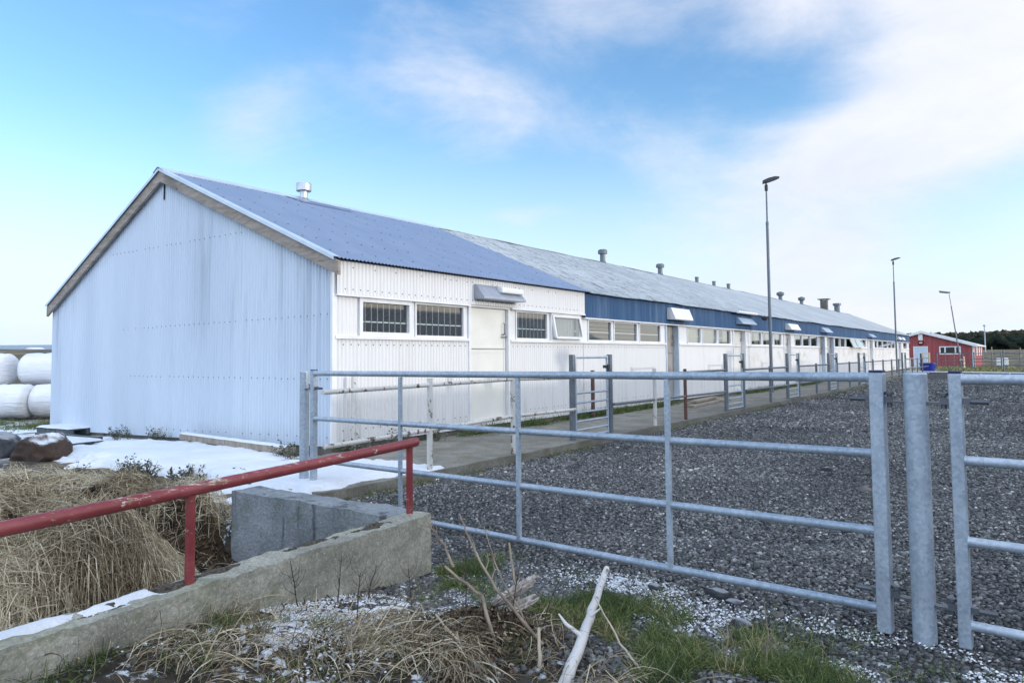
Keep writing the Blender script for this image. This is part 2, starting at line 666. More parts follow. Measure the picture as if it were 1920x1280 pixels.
def m_glass():
    k = Mat('window_glass', 0.05)
    k.N.remove(k.p)
    out = k.N['Material Output']
    fr = k.N.new('ShaderNodeFresnel')
    fr.inputs['IOR'].default_value = 1.55
    t = k.N.new('ShaderNodeBsdfTransparent')
    t.inputs['Color'].default_value = (0.72, 0.76, 0.76, 1)
    g = k.N.new('ShaderNodeBsdfGlossy')
    g.inputs['Roughness'].default_value = 0.03
    dsh = k.N.new('ShaderNodeBsdfDiffuse')
    dsh.inputs['Color'].default_value = (0.35, 0.36, 0.36, 1)
    m0 = k.N.new('ShaderNodeMixShader')
    m0.inputs[0].default_value = 0.06
    k.L.new(t.outputs[0], m0.inputs[1])
    k.L.new(dsh.outputs[0], m0.inputs[2])
    mx = k.N.new('ShaderNodeMixShader')
    k.L.new(k.math('MULTIPLY', fr.outputs[0], 2.1, True), mx.inputs[0])
    k.L.new(m0.outputs[0], mx.inputs[1])
    k.L.new(g.outputs[0], mx.inputs[2])
    k.L.new(mx.outputs[0], out.inputs['Surface'])
    return k.m


def m_ground():
    """terrain: dark pebble gravel in the yard, soil and frost, field grass and heath beyond"""
    k = Mat('ground_cover', 0.92, 0, 0.25)
    X, Y = k.axis(0), k.axis(1)
    wob = k.math('MULTIPLY', k.math('SUBTRACT', k.noise(0.6, detail=6, rough=0.65, lo=0.0, hi=1.0), 0.5), 2.2)
    # gravel: yard right of the walkway
    cell = k.N.new('ShaderNodeTexVoronoi')
    cell.inputs['Scale'].default_value = 32.0
    k.L.new(k.coord((1, 1, 1)), cell.inputs[0])
    sp = k.N.new('ShaderNodeSeparateXYZ')
    k.L.new(cell.outputs['Color'], sp.inputs[0])
    gcol = k.mix(sp.outputs[0], (0.05, 0.053, 0.056), (0.19, 0.195, 0.20))
    gcol = k.mix(k.ramp(sp.outputs[1], 0.93, 0.97), gcol, (0.36, 0.36, 0.35))
    gcol = k.mix(k.ramp(cell.outputs['Distance'], 0.30, 0.55), gcol, (0.012, 0.013, 0.015))
    drift = k.noise(0.5, (1, 0.6, 1), 5, 0.6, lo=0.35, hi=0.7)
    gcol = k.mix(k.math('MULTIPLY', drift, 0.35), gcol, (0.045, 0.052, 0.062))
    # soil with frost
    soil = k.mix(k.noise(9.0, detail=7, rough=0.7, lo=0.3, hi=0.7), (0.018, 0.015, 0.011), (0.06, 0.05, 0.036))
    frost = k.noise(7.0, detail=7, rough=0.72, lo=0.55, hi=0.62)
    soil = k.mix(k.math('MULTIPLY', frost, 0.85), soil, (0.62, 0.66, 0.70))
    field = k.mix(k.noise(0.25, (1, 1, 1), 7, 0.65, lo=0.3, hi=0.7), (0.085, 0.07, 0.04), (0.26, 0.205, 0.125))
    field = k.mix(k.math('MULTIPLY', k.noise(0.7, (1, 0.4, 1), detail=7, rough=0.72, lo=0.47, hi=0.56), 0.8), field, (0.045, 0.048, 0.04))
    heath = k.mix(k.noise(0.06, (1, 1, 4), 7, 0.65, lo=0.3, hi=0.7), (0.03, 0.036, 0.024), (0.10, 0.075, 0.05))
    # masks
    a1 = k.ramp(k.math('ADD', X, k.math('MULTIPLY', wob, 0.12)), -6.15, -5.95)        # east of the kerb
    a2 = k.ramp(k.math('ADD', Y, wob), 69.0, 65.5)                                     # yard ends
    a3 = k.ramp(k.math('ADD', Y, k.math('ADD', k.math('MULTIPLY', X, 0.10), k.math('MULTIPLY', wob, 0.35))), 4.05, 4.5)   # behind the gate line
    grav = k.math('MULTIPLY', k.math('MULTIPLY', a1, a2), a3)
    near = k.math('MULTIPLY', k.ramp(Y, 4.9, 4.3), k.ramp(X, -18.0, -13.0))
    c = k.mix(near, field, soil)
    far = k.ramp(Y, 205.0, 230.0)
    c = k.mix(far, c, heath)
    c = k.mix(grav, c, gcol)
    # snow dusting on the left ground behind the barn corner
    sn = k.math('MULTIPLY', k.ramp(X, -12.0, -14.0), k.noise(1.1, detail=7, rough=0.7, lo=0.42, hi=0.52))
    sn = k.math('MULTIPLY', sn, k.ramp(Y, 11.0, 8.5))
    c = k.mix(sn, c, (0.78, 0.82, 0.87))
    k.color(c)
    bh = k.math('MULTIPLY', k.math('SUBTRACT', 1.0, cell.outputs['Distance']), grav)
    k.bump(k.math('ADD', bh, k.noise(20.0, detail=5, rough=0.7, lo=0.1, hi=0.9)), 0.7, 0.02)
    return k.m


MT = {
    'gable': m_gable(), 'white': m_white_sheet(), 'blue': m_blue_sheet(), 'roof_new': m_roof_new(), 'roof_old': m_roof_old(),
    'trim': plain('white_trim_paint', (0.72, 0.725, 0.725), 0.5, var=0.06), 'flash': plain('pale_flashing', (0.52, 0.60, 0.68), 0.4, 0.15, 0.08),
    'barge': m_wood('weathered_barge_board', (0.20, 0.165, 0.13), (0.36, 0.31, 0.26), (2, 2, 14)),
    'cream': plain('cream_door_paint', (0.72, 0.715, 0.66), 0.5, var=0.05, scale=2.0),
    'whitedoor': plain('white_door_paint', (0.67, 0.66, 0.62), 0.5, var=0.08, scale=2.0),
    'greydoor': m_wood('grey_door_boards', (0.22, 0.20, 0.18), (0.38, 0.35, 0.32), (1, 26, 1.2), 0.8, knots=False),
    'dark': plain('dark_fittings', (0.02, 0.021, 0.023), 0.5), 'screw': plain('screw_heads', (0.045, 0.045, 0.05), 0.5, 0.3),
    'glass': m_glass(), 'bars': plain('white_window_bars', (0.72, 0.73, 0.73), 0.5, var=0.04),
    'slat': plain('green_grey_slats', (0.30, 0.36, 0.36), 0.6), 'curtain': plain('pale_blind', (0.66, 0.65, 0.60), 0.8, var=0.05),
    'inner': plain('dim_interior', (0.035, 0.035, 0.035), 0.9),
    'hood_grey': plain('grey_hood_sheet', (0.33, 0.36, 0.42), 0.35, 0.3), 'hood_white': plain('white_hood_sheet', (0.68, 0.68, 0.66), 0.45),
    'hood_blue': plain('pale_blue_hood_sheet', (0.33, 0.42, 0.53), 0.4), 'lamp_white': plain('white_lamp_cover', (0.72, 0.73, 0.74), 0.35, var=0.03),
    'plinth': m_concrete('plinth_concrete', (0.20, 0.19, 0.16), (0.09, 0.085, 0.07), moss_amt=0.4),
    'galv': m_galv(), 'galv_old': m_galv('dull_galvanised_steel', 0.38, 0.5), 'cap': plain('blue_end_cap', (0.012, 0.02, 0.10), 0.4),
    'peel': m_peel('peeling_white_paint', (0.58, 0.57, 0.53), (0.10, 0.07, 0.05), 0.56), 'rust': m_peel('rusty_post', (0.12, 0.05, 0.035), (0.05, 0.04, 0.04), 0.5),
    'red_rail': m_red_rail(), 'iron': plain('dark_hinge_iron', (0.11, 0.12, 0.135), 0.45, 0.5),
    'walk': m_walk(),
    'pit': m_concrete('mossy_pit_concrete', (0.45, 0.435, 0.355), (0.22, 0.215, 0.17), (0.10, 0.125, 0.04), 0.55, False),
    'pit_in': m_concrete('stained_pit_concrete', (0.30, 0.32, 0.33), (0.15, 0.165, 0.175), (0.05, 0.075, 0.03), 0.45),
    'snow': m_snow(), 'ground': m_ground(),
    'plank': m_wood('grey_plank', (0.20, 0.17, 0.13), (0.36, 0.31, 0.25), (8, 3, 3), knots=False),
    'pallet': m_wood('dark_pallet_wood', (0.035, 0.05, 0.06), (0.11, 0.12, 0.12), (3, 8, 3), knots=False),
    'bale': None,
}


# ------------------------------------------------------------------ terrain
def sstep(x, a, b):
    t = np.clip((x - a) / (b - a), 0, 1)
    return t * t * (3 - 2 * t)


def vnoise(x, y, seed=0, octs=4, f0=1.0, gain=0.5):
    """cheap value noise on arrays"""
    x, y = np.asarray(x, float), np.asarray(y, float)
    out = np.zeros(np.broadcast(x, y).shape)
    amp, f = 1.0, f0
    tot = 0
    for o in range(octs):
        xi, yi = np.floor(x * f).astype(np.int64), np.floor(y * f).astype(np.int64)
        fx, fy = x * f - xi, y * f - yi
        fx, fy = fx * fx * (3 - 2 * fx), fy * fy * (3 - 2 * fy)

        def h(i, j):
            n = (i * 374761393 + j * 668265263 + (seed + o) * 974634777) & 0x7fffffff
            n = ((n ^ (n >> 13)) * 1274126177) & 0x7fffffff
            return ((n ^ (n >> 16)) & 0xffff) / 65535.0
        a = h(xi, yi) * (1 - fx) + h(xi + 1, yi) * fx
        b = h(xi, yi + 1) * (1 - fx) + h(xi + 1, yi + 1) * fx
        out = out + amp * (a * (1 - fy) + b * fy)
        tot += amp
        amp *= gain
        f *= 2.0
    return out / tot


def ground_h(x, y):
    x, y = np.asarray(x, float), np.asarray(y, float)
    z = np.zeros(np.broadcast(x, y).shape)
    # shallow dip along the gate, slightly raised mix of pebbles and turf in front of it
    z = z - 0.075 * sstep(x, -5.6, -4.6) * sstep(y, 8.5, 5.6)
    z = z + 0.025 * (vnoise(x, y, 3, 4, 1.6) - 0.5) * sstep(y, 60, 20)
    z = z + 0.10 * np.exp(-(((x + 2.5) / 0.7) ** 2 + ((y - 2.9) / 0.6) ** 2))
    z = z + 0.26 * sstep(y, 4.0, 1.6) * np.exp(-((x + 3.6) / 0.95) ** 2)
    # under the muck pit
    pit = sstep(x, -3.65, -3.85) * sstep(y, 3.98, 3.80)
    z = z - 0.32 * pit * sstep(x, -9.5, -8.0)
    # ground falls away to the left of the barn
    z = z - 0.45 * sstep(x, -14.0, -24.0)
    # distant land: earth bank on the left, field and hill on the right
    d = np.hypot(x, y)
    z = z + (3.3 + 0.6 * vnoise(x, y, 9, 4, 0.05)) * sstep(x, -75, -112) * sstep(d, 70, 105) * sstep(y, 140, 70)
    z = z + 2.1 * sstep(y, 95, 215)
    hill = sstep(y, 225, 420) * (6.2 + 5.0 * (vnoise(x, y, 5, 4, 0.006) - 0.45)) * sstep(x, -330, -120)
    return z + hill


def grade(a, b, fine0, fine1, step, growth=1.13):
    v = list(np.arange(fine0, fine1 + 1e-6, step))
    s, p = step, fine1
    while p < b:
        s *= growth
        p += s
        v.append(p)
    s, p = step, fine0
    lo = []
    while p > a:
        s *= growth
        p -= s
        lo.append(p)
    return np.array(lo[::-1] + v)


gx = grade(-2500, 2500, -10.0, 1.5, 0.07)
gy = grade(-800, 3000, 0.5, 9.5, 0.07)
GX, GY = np.meshgrid(gx, gy, indexing='ij')
GZ = ground_h(GX, GY)
nx, ny = GX.shape
idx = np.arange(nx * ny).reshape(nx, ny)
GF = np.stack([idx[:-1, :-1], idx[1:, :-1], idx[1:, 1:], idx[:-1, 1:]], -1).reshape(-1, 4)
g_o = np_mesh('ground', np.stack([GX, GY, GZ], -1).reshape(-1, 3), GF, MT['ground'], True)
tag(g_o, 'dark gravel yard with frosty soil and fields beyond', kind='structure')

# ------------------------------------------------------------------ barn
XF, Y0, Y1 = -8.36, 7.22, 70.9          # facade plane, gable plane, far end
YN = 14.62                              # new section ends
XR, ZR = -12.98, 5.02                   # ridge
XE, ZE = -8.17, 2.965                    # eaves on the yard side
XB, ZB = -17.54, 2.70                   # eaves at the back
XW = -17.49
PITCH_C = 0.0762


def corr(mb, p0, u, n, ulen, v0, v1, pitch=PITCH_C, amp=0.009, spp=6, vdir=(0, 0, 1), rows=1, jitter=None):
    """corrugated sheet: columns along u from height v0(u) to v1(u) along vdir"""
    p0, u, n, vd = Vector(p0), Vector(u), Vector(n), Vector(vdir)
    cnt = max(2, int(ulen / pitch * spp))
    P = []
    for i in range(cnt + 1):
        s_ = ulen * i / cnt
        w = amp * math.cos(2 * math.pi * s_ / pitch)
        a, b = (v0(s_) if callable(v0) else v0), (v1(s_) if callable(v1) else v1)
        row = []
        for j in range(rows + 1):
            t = a + (b - a) * j / rows
            q = p0 + u * s_ + vd * t + n * (w + (jitter(s_, t) if jitter else 0))
            row.append(tuple(q))
        P.append(row)
    mb.grid(P)
    return mb


barn = empty('barn', (XF, Y0, 0), 'long white barn with blue eaves band, grey roof and newer blue-grey roofed end', 'barn')


def roof_z(x):
    return ZR - (x - XR) * (ZR - ZE) / (XE - XR) if x > XR else ZR - (XR - x) * (ZR - ZB) / (XR - XB)


# gable wall (a few sheets, each its own overlap)
mb = MB()
edges = [XW, XW + 27 * PITCH_C, XW + 63 * PITCH_C, XW + 92 * PITCH_C, XF]
for i in range(4):
    x0, x1 = edges[i], edges[i + 1]
    corr(mb, (x0, Y0 - 0.0015 * (i % 2), 0), (1, 0, 0), (0, -1, 0), x1 - x0 + (0.01 if i < 3 else 0),
         lambda s_, x0=x0: 0.2 + (x0 + s_ - XF) * 0.0225, lambda s_, x0=x0: roof_z(x0 + s_) - 0.1, amp=0.017, spp=10)
gable = mb.build('gable_wall', MT['gable'], barn)
mb = MB()
for zf, xa, xb, stp in ((lambda x: 0.34 + (x - XF) * 0.0225, -13.2, -8.45, 3), (lambda x: 1.19, -14.2, -8.45, 2),
                        (lambda x: 2.15 + (x - XF) * 0.01, -14.4, -8.45, 2), (lambda x: 3.6, -15.0, -10.6, 2)):
    kx = 0
    x = xb
    while x > xa:
        z = zf(x)
        if z < roof_z(x) - 0.25 and random.random() < 0.93:
            mb.lathe((x, Y0 - 0.015, z + random.uniform(-0.006, 0.006)), [(0.0085, 0), (0.0085, 0.006), (0.0, 0.010)], 8, (0, -1, 0))
        x -= PITCH_C * stp
tag(mb.build('screw_head_rows', MT['screw'], gable), kind='stuff')
mb = MB().box(-12.99, Y0 - 0.04, 4.46, -12.975, Y0 - 0.019, 4.82)
mb.build('apex_strip', MT['dark'], gable)

# hidden walls, kept simple but closed
mb = MB()
corr(mb, (XW, Y0, 0), (0, 1, 0), (-1, 0, 0), Y1 - Y0, -0.25, roof_z(XW) - 0.08, spp=4)
mb.build('back_wall', MT['white'], barn)
mb = MB()
corr(mb, (XW, Y1, 0), (1, 0, 0), (0, 1, 0), XF - XW, -0.1, lambda s_: roof_z(XW + s_) - 0.08, spp=4)
mb.build('far_gable_wall', MT['white'], barn)

# openings along the yard front
DOORS = [(10.47, 11.64, 'cream', 1.64), (19.37, 20.18, 'greydoor', 1.55), (25.12, 26.38, 'whitedoor', 1.76),
         (31.56, 32.55, 'whitedoor', 1.66), (37.86, 38.98, 'greydoor', 1.5), (39.75, 41.05, 'greydoor', 1.6),
         (51.2, 52.9, 'whitedoor', 1.6), (64.7, 66.0, 'whitedoor', 1.6)]
WINS = [(7.73, 8.89, 'bars'), (8.99, 10.30, 'bars'), (11.93, 13.12, 'bars'), (13.22, 14.47, 'tilt'),
        (14.86, 16.05, 'slats'), (16.16, 17.5, 'slats'), (17.61, 18.98, 'plain'),
        (20.93, 22.05, 'board'), (22.17, 23.5, 'board'), (23.62, 24.86, 'curtain_half'),
        (27.12, 28.4, 'curtain_half'), (28.55, 29.95, 'curtain_half'), (30.1, 31.2, 'curtain_half'),
        (33.34, 34.55, 'slats'), (34.68, 36.05, 'slats'), (36.18, 37.6, 'slats'),
        (41.4, 42.7, 'plain'), (42.82, 44.2, 'board'), (44.35, 46.7, 'tilt'), (46.85, 48.85, 'tilt'), (49.1, 50.5, 'plain'),
        (53.75, 54.75, 'plain'), (55.1, 56.9, 'curtain_half'), (57.15, 59.3, 'curtain_half'), (59.5, 61.1, 'plain'), (61.3, 62.8, 'plain'),
        (67.4, 69.6, 'curtain_half')]
ZD, ZS0, ZS1, ZH0, ZH1 = 0.30, 1.785, 1.835, 2.425, 2.455


def gaps(a, b, holes):
    out, p = [], a
    for h0, h1 in sorted(holes):
        if h0 > p and h0 < b:
            out.append((p, h0))
        p = max(p, h1)
    if p < b:
        out.append((p, b))
    return out


dh = [(d[0] - 0.07, d[1] + 0.07) for d in DOORS]
mb = MB()
for a, b in gaps(Y0 + 0.05, Y1, dh):
    segs = [(a, b)]
    if a < YN < b:
        segs = [(a, YN), (YN, b)]
    for a2, b2 in segs:
        amp = 0.0145 if a2 < 19.5 else 0.007
        corr(mb, (XF, a2, 0), (0, 1, 0), (1, 0, 0), b2 - a2, 0.20, ZS0 + 0.002, amp=amp, spp=6)
lower = mb.build('lower_wall', MT['white'], barn)
mb = MB()
for a, b in gaps(Y0 + 0.1, 20.0, dh):
    y = a + 0.1
    while y < b - 0.05:
        for z in ((1.70,) if random.random() < 0.5 else (1.70, 0.42)):
            mb.lathe((XF + 0.013, y, z), [(0.010, 0), (0.010, 0.005), (0.0, 0.009)], 6, (1, 0, 0))
        y += PITCH_C * 2
y = 7.4
while y < 14.4:
    mb.lathe((XF + 0.073, y, 2.53), [(0.010, 0), (0.010, 0.005), (0.0, 0.009)], 6, (1, 0, 0))
    if random.random() < 0.3:
        mb.lathe((XF + 0.073, y, 2.86), [(0.010, 0), (0.010, 0.005), (0.0, 0.009)], 6, (1, 0, 0))
    y += PITCH_C * 2
tag(mb.build('screw_head_rows', MT['screw'], lower), kind='stuff')

mb = MB()
corr(mb, (XF + 0.06, Y0 + 0.02, 0), (0, 1, 0), (1, 0, 0), YN - Y0 - 0.02, ZH1 + 0.004, 2.955, amp=0.0145, spp=6)
up_w = mb.build('upper_wall', MT['white'], barn)
tag(up_w, 'white corrugated strip above the windows')
mb = MB()
corr(mb, (XF + 0.06, YN, 0), (0, 1, 0), (1, 0, 0), Y1 - YN, ZH1 + 0.004 - 0.08, 2.955, amp=0.0135, spp=6)
up_b = mb.build('upper_wall', MT['blue'], barn)
tag(up_b, 'blue corrugated band under the eaves')
holes = dh + [(w[0], w[1]) for w in WINS]
for a, b in gaps(Y0 + 0.05, Y1, holes):
    mb = MB().box(XF - 0.06, a, ZS1 - 0.01, XF - 0.012, b, ZH0 + 0.01)
    if b - a > 0.25 and a < 8:
        corr(mb, (XF + 0.002, a, 0), (0, 1, 0), (1, 0, 0), b - a - 0.03, ZS1, ZH0, amp=0.0115, spp=6)
    mb.build('band_board', MT['trim'] if b - a < 0.25 or a > 8 else MT['white'], barn)
mb = MB()
for a, b in gaps(Y0 + 0.03, Y1, dh):
    mb.box(XF - 0.07, a, ZS0, XF + 0.045, b, ZS1)
mb.build('sill_ledge', MT['trim'], barn)
mb = MB()
for a, b in gaps(Y0 + 0.03, YN, dh[:1]):
    mb.box(XF - 0.07, a, ZH0, XF + 0.085, b, ZH1)
mb.box(XF - 0.07, YN, ZH0 - 0.075, XF + 0.085, Y1, ZH1 - 0.075)
mb.build('drip_ledge', MT['trim'], barn)
mb = MB().box(XF - 0.02, Y0 - 0.025, 0.2, XF + 0.028, Y0 + 0.06, 2.80)
mb.build('corner_trim', MT['trim'], barn)
mb = MB()
mb.box(XW + 0.05, Y0 + 0.03, -0.6, XF - 0.03, Y0 + 0.2, 0.25)
for a, b in gaps(Y0 + 0.2, Y1, []):
    mb.box(XF - 0.2, a, -0.1, XF - 0.025, b, 0.26)
mb.build('plinth', MT['plinth'], barn)

for i, (a, b, kind) in enumerate(WINS):
    z0, z1 = ZS1, (ZH0 if b < YN else ZH0 - 0.075)
    fw = 0.065 if i in (0, 3) else 0.035
    mb = MB()
    x0, x1 = XF - 0.055, XF + (0.035 if i in (0, 3) else 0.012)
    tilt = kind == 'tilt'
    mb.box(x0, a + 0.003, z0, x1, b - 0.003, z0 + fw)
    mb.box(x0, a + 0.003, z1 - fw, x1, b - 0.003, z1)
    mb.box(x0, a + 0.003, z0 + fw, x1, a + fw, z1 - fw)
    mb.box(x0, b - fw, z0 + fw, x1, b - 0.003, z1 - fw)
    fr = mb.build('window', MT['trim'], barn)
    ya, yb, za, zb = a + fw - 0.004, b - fw + 0.004, z0 + fw - 0.004, z1 - fw + 0.004
    if tilt:                                           # top hung casement pushed open
        out = 0.085 if i < 6 else 0.2
        px0, px1 = XF + 0.03, XF + 0.03 + out
        mid = (ya, yb) if i < 6 else ((ya, yb) if i == 19 else (ya + 0.9, yb))
        ya2, yb2 = mid
        sash = MB()
        for p, q in (((px0, ya2, zb), (px0, yb2, zb)), ((px1, ya2, za), (px1, yb2, za)),
                     ((px0, ya2, zb), (px1, ya2, za)), ((px0, yb2, zb), (px1, yb2, za))):
            sash.bar(p, q, 0.05, 0.05)
        sash.build('sash', MT['trim'], fr)
        MB().add([(px1, ya2, za), (px1, yb2, za), (px0, yb2, zb), (px0, ya2, zb)], [(0, 1, 2, 3)]).build('pane', MT['glass'], fr)
    else:
        MB().add([(XF - 0.03, ya, za), (XF - 0.03, yb, za), (XF - 0.03, yb, zb), (XF - 0.03, ya, zb)], [(0, 1, 2, 3)]).build('pane', MT['glass'], fr)
    mb = MB()
    if kind == 'bars' or (tilt and i < 6):
        n = 7
        for q in range(1, n + 1):
            yy = ya + (yb - ya) * q / (n + 0.9)
            mb.tube([(XF - 0.06, yy, za - 0.02), (XF - 0.06, yy, zb + 0.02)], 0.010, 8)
        mb.build('bars', MT['bars'], fr)
    elif kind == 'slats':
        for q in range(1, 5):
            zz = za + (zb - za) * q / 5.0
            mb.box(XF - 0.10, ya, zz - 0.009, XF - 0.085, yb, zz + 0.009)
        mb.build('slats', MT['slat'], fr)
    if kind in ('board',) or (tilt and i < 6):
        MB().box(XF - 0.12, ya - 0.02, za - 0.02, XF - 0.11, yb + 0.02, zb + 0.02).build('blind', MT['curtain'], fr)
    if kind == 'curtain_half':
        w = (yb - ya)
        mb = MB()
        P = []
        for q in range(13):
            t = q / 12.0
            P.append([(XF - 0.13 + 0.02 * math.cos(q * 2.2), ya + w * (0.58 + 0.42 * t), zz) for zz in (za - 0.02, zb + 0.02)])
        mb.grid(P)
        mb.build('curtain', MT['curtain'], fr)

for i, (a, b, mk, sp_) in enumerate(DOORS):
    rec = 0.05 if i == 0 else 0.14
    zt = ZH0 if i == 0 else ZH0 - 0.06
    mb = MB()
    mb.box(XF - rec - 0.05, a + 0.004, ZD, XF - rec, b - 0.004, sp_ - 0.006)
    mb.box(XF - rec - 0.05, a + 0.004, sp_ + 0.006, XF - rec, b - 0.004, zt - 0.004)
    if mk != 'greydoor':
        for za, zb in ((ZD, sp_ - 0.006), (sp_ + 0.006, zt - 0.004)):     # raised edge strips
            for q in (a + 0.02, b - 0.07):
                mb.box(XF - rec, q, za + 0.012, XF - rec + 0.01, q + 0.045, zb - 0.012)
            mb.box(XF - rec, a + 0.07, za + 0.012, XF - rec + 0.008, b - 0.075, za + 0.055)
            mb.box(XF - rec, a + 0.07, zb - 0.055, XF - rec + 0.008, b - 0.075, zb - 0.012)
    lab = {0: 'cream split stable door', 1: 'grey board split door', 4: 'grey board door'}.get(i)
    d_o = mb.build('door', MT[mk], barn)
    if i == 4:
        MB().box(XF - rec - 0.002, a + 0.03, ZD + 0.02, XF - rec + 0.012, b - 0.03, sp_ - 0.04).build('lower_leaf', MT['whitedoor'], d_o)
    if lab:
        d_o['label'] = lab
    fr = MB()
    fr.box(XF - rec - 0.06, a - 0.065, 0.22, XF + 0.03, a, zt + 0.05)
    fr.box(XF - rec - 0.06, b, 0.22, XF + 0.03, b + 0.065, zt + 0.05)
    fr.box(XF - rec - 0.06, a, zt, XF + 0.03, b, zt + 0.05)
    fr.box(XF - rec - 0.06, a, 0.22, XF + 0.04, b, ZD - 0.004)
    fr.build('door_frame', MT['trim'] if mk != 'greydoor' else MT['flash'], d_o)
    h = MB()
    hx = XF - rec + 0.012
    h.box(hx, b - 0.13, sp_ + 0.28, hx + 0.03, b - 0.08, sp_ + 0.30)
    h.tube([(hx + 0.02, b - 0.105, sp_ + 0.28), (hx + 0.05, b - 0.105, sp_ + 0.29), (hx + 0.05, b - 0.105, sp_ + 0.50), (hx + 0.015, b - 0.105, sp_ + 0.51)], 0.009, 8)
    h.bar((hx + 0.02, b - 0.16, sp_ + 0.24), (hx + 0.02, b + 0.05, sp_ + 0.24), 0.02, 0.02)
    h.build('handle', MT['galv_old'], d_o)

HOODS = [(10.50, 11.84, 'hood_grey', 2.56, 2.84, 0.25, True), (19.27, 20.62, 'hood_white', 2.50, 2.84, 0.26, False),
         (25.25, 26.9, 'hood_blue', 2.56, 2.80, 0.24, False), (31.5, 33.05, 'hood_white', 2.51, 2.78, 0.28, False),
         (37.9, 39.45, 'hood_blue', 2.54, 2.80, 0.28, False), (50.75, 52.4, 'hood_blue', 2.52, 2.74, 0.28, False),
         (63.2, 64.4, 'hood_white', 2.52, 2.74, 0.26, False), (65.2, 66.4, 'hood_white', 2.52, 2.74, 0.26, False)]
for i, (a, b, mk, z0, z1, dp, lamp) in enumerate(HOODS):
    xb = XF + 0.07
    xm = xb + (0.05 if mk != 'hood_white' else 0.14)
    v = []
    for y in (a, b):
        v += [(xb, y, z0), (xb, y, z1), (xm, y, z1 - 0.005), (xb + dp, y, z0 + 0.035), (xb + dp, y, z0)]
    mb = MB().add(v, [(0, 1, 2, 3, 4), (9, 8, 7, 6, 5), (1, 6, 7, 2), (2, 7, 8, 3), (3, 8, 9, 4), (0, 4, 9, 5), (0, 5, 6, 1)])
    ho = mb.build('door_hood', MT[mk], barn, 0.008)
    if lamp:
        c = MB().box(xb + 0.09, 11.08, 2.70, xb + 0.24, 11.78, 2.81)
        c.build('lamp', MT['lamp_white'], ho, 0.025)
mb = MB()
mb.tube([(XF + 0.30, 24.8, 2.955), (XF + 0.30, 27.0, 2.955)], 0.045, 12)
mb.bar((XF + 0.04, 25.3, 2.93), (XF + 0.30, 25.3, 2.955), 0.03, 0.02)
mb.bar((XF + 0.04, 26.5, 2.93), (XF + 0.30, 26.5, 2.955), 0.03, 0.02)
o = mb.build('tube_lamp', MT['lamp_white'], barn)

# roofs
slope_r = math.atan2(ZR - ZE, XE - XR)
sr = Vector((XE - XR, 0, ZE - ZR))
len_r = sr.length
sr.normalize()
nr = Vector((-sr.z, 0, sr.x))
sb = Vector((XB - XR, 0, ZB - ZR))
len_b = sb.length
sb.normalize()
nb = Vector((sb.z, 0, -sb.x))


def roof_side(name, ya, yb, mat, back, wav=0.0):
    mb_ = MB()
    jit = (lambda s_, t: wav * (mnoise.noise(Vector((s_ * 0.35, t * 0.6, 3.0))) + 0.6 * mnoise.noise(Vector((s_ * 1.3, t * 1.5, 9.0))))) if wav else None
    corr(mb_, (XR, ya, ZR), (0, 1, 0), nb if back else nr, yb - ya, 0.0, len_b if back else len_r, amp=0.0115, spp=6,
         vdir=sb if back else sr, rows=8 if wav else 1, jitter=jit)
    return mb_.build(name, mat, barn)


r_new = roof_side('roof', Y0 - 0.15, YN + 0.06, MT['roof_new'], False)
tag(r_new, 'smooth blue-grey roof sheets of the newer end')
r_new_b = roof_side('roof', Y0 - 0.15, YN + 0.06, MT['roof_new'], True)
r_old = roof_side('roof', YN + 0.04, Y1 + 0.2, MT['roof_old'], False, 0.022)
r_old.location.z -= 0.012
tag(r_old, 'weathered grey roof sheets with dark flecks')
r_old_b = roof_side('roof', YN + 0.04, Y1 + 0.2, MT['roof_old'], True)
r_old_b.location.z -= 0.012
mb = MB()                                               # roofing screws
for q in range(7):
    t = 0.35 + q * 0.75
    y = Y0 + 0.1
    while y < YN - 0.1:
        c = Vector((XR, y + random.uniform(-.03, .03), ZR)) + sr * (t + random.uniform(-.01, .01)) + nr * 0.011
        if random.random() < 0.85:
            mb.lathe(c, [(0.011, 0), (0.011, 0.006), (0, 0.01)], 6, nr)
        y += PITCH_C * 4
tag(mb.build('screw_head_rows', MT['screw'], r_new), kind='stuff')
# ridge caps
mb = MB()
for s_, n_, ln in ((sr, nr, 0.17), (sb, nb, 0.17)):
    a = Vector((XR, Y0 - 0.17, ZR)) + n_ * 0.022
    b = Vector((XR, YN + 0.1, ZR)) + n_ * 0.022
    top = Vector((0, 0, 0.014))
    mb.add([a + top, b + top, b + s_ * ln, a + s_ * ln, a + s_ * ln - n_ * 0.02, b + s_ * ln - n_ * 0.02], [(0, 1, 2, 3), (3, 2, 5, 4)])
mb.build('ridge_cap', MT['flash'], r_new)
mb = MB()
for s_, n_, ln in ((sr, nr, 0.16), (sb, nb, 0.16)):
    P = []
    for q in range(120):
        y = YN + 0.12 + (Y1 - YN) * q / 119.0
        w = 0.02 * mnoise.noise(Vector((y * 0.7, 1, 5)))
        a = Vector((XR, y, ZR + w - 0.006)) + n_ * 0.014
        P.append([tuple(a), tuple(a + s_ * ln)])
    mb.grid(P)
mb.build('ridge_cap', MT['roof_old'], r_old)
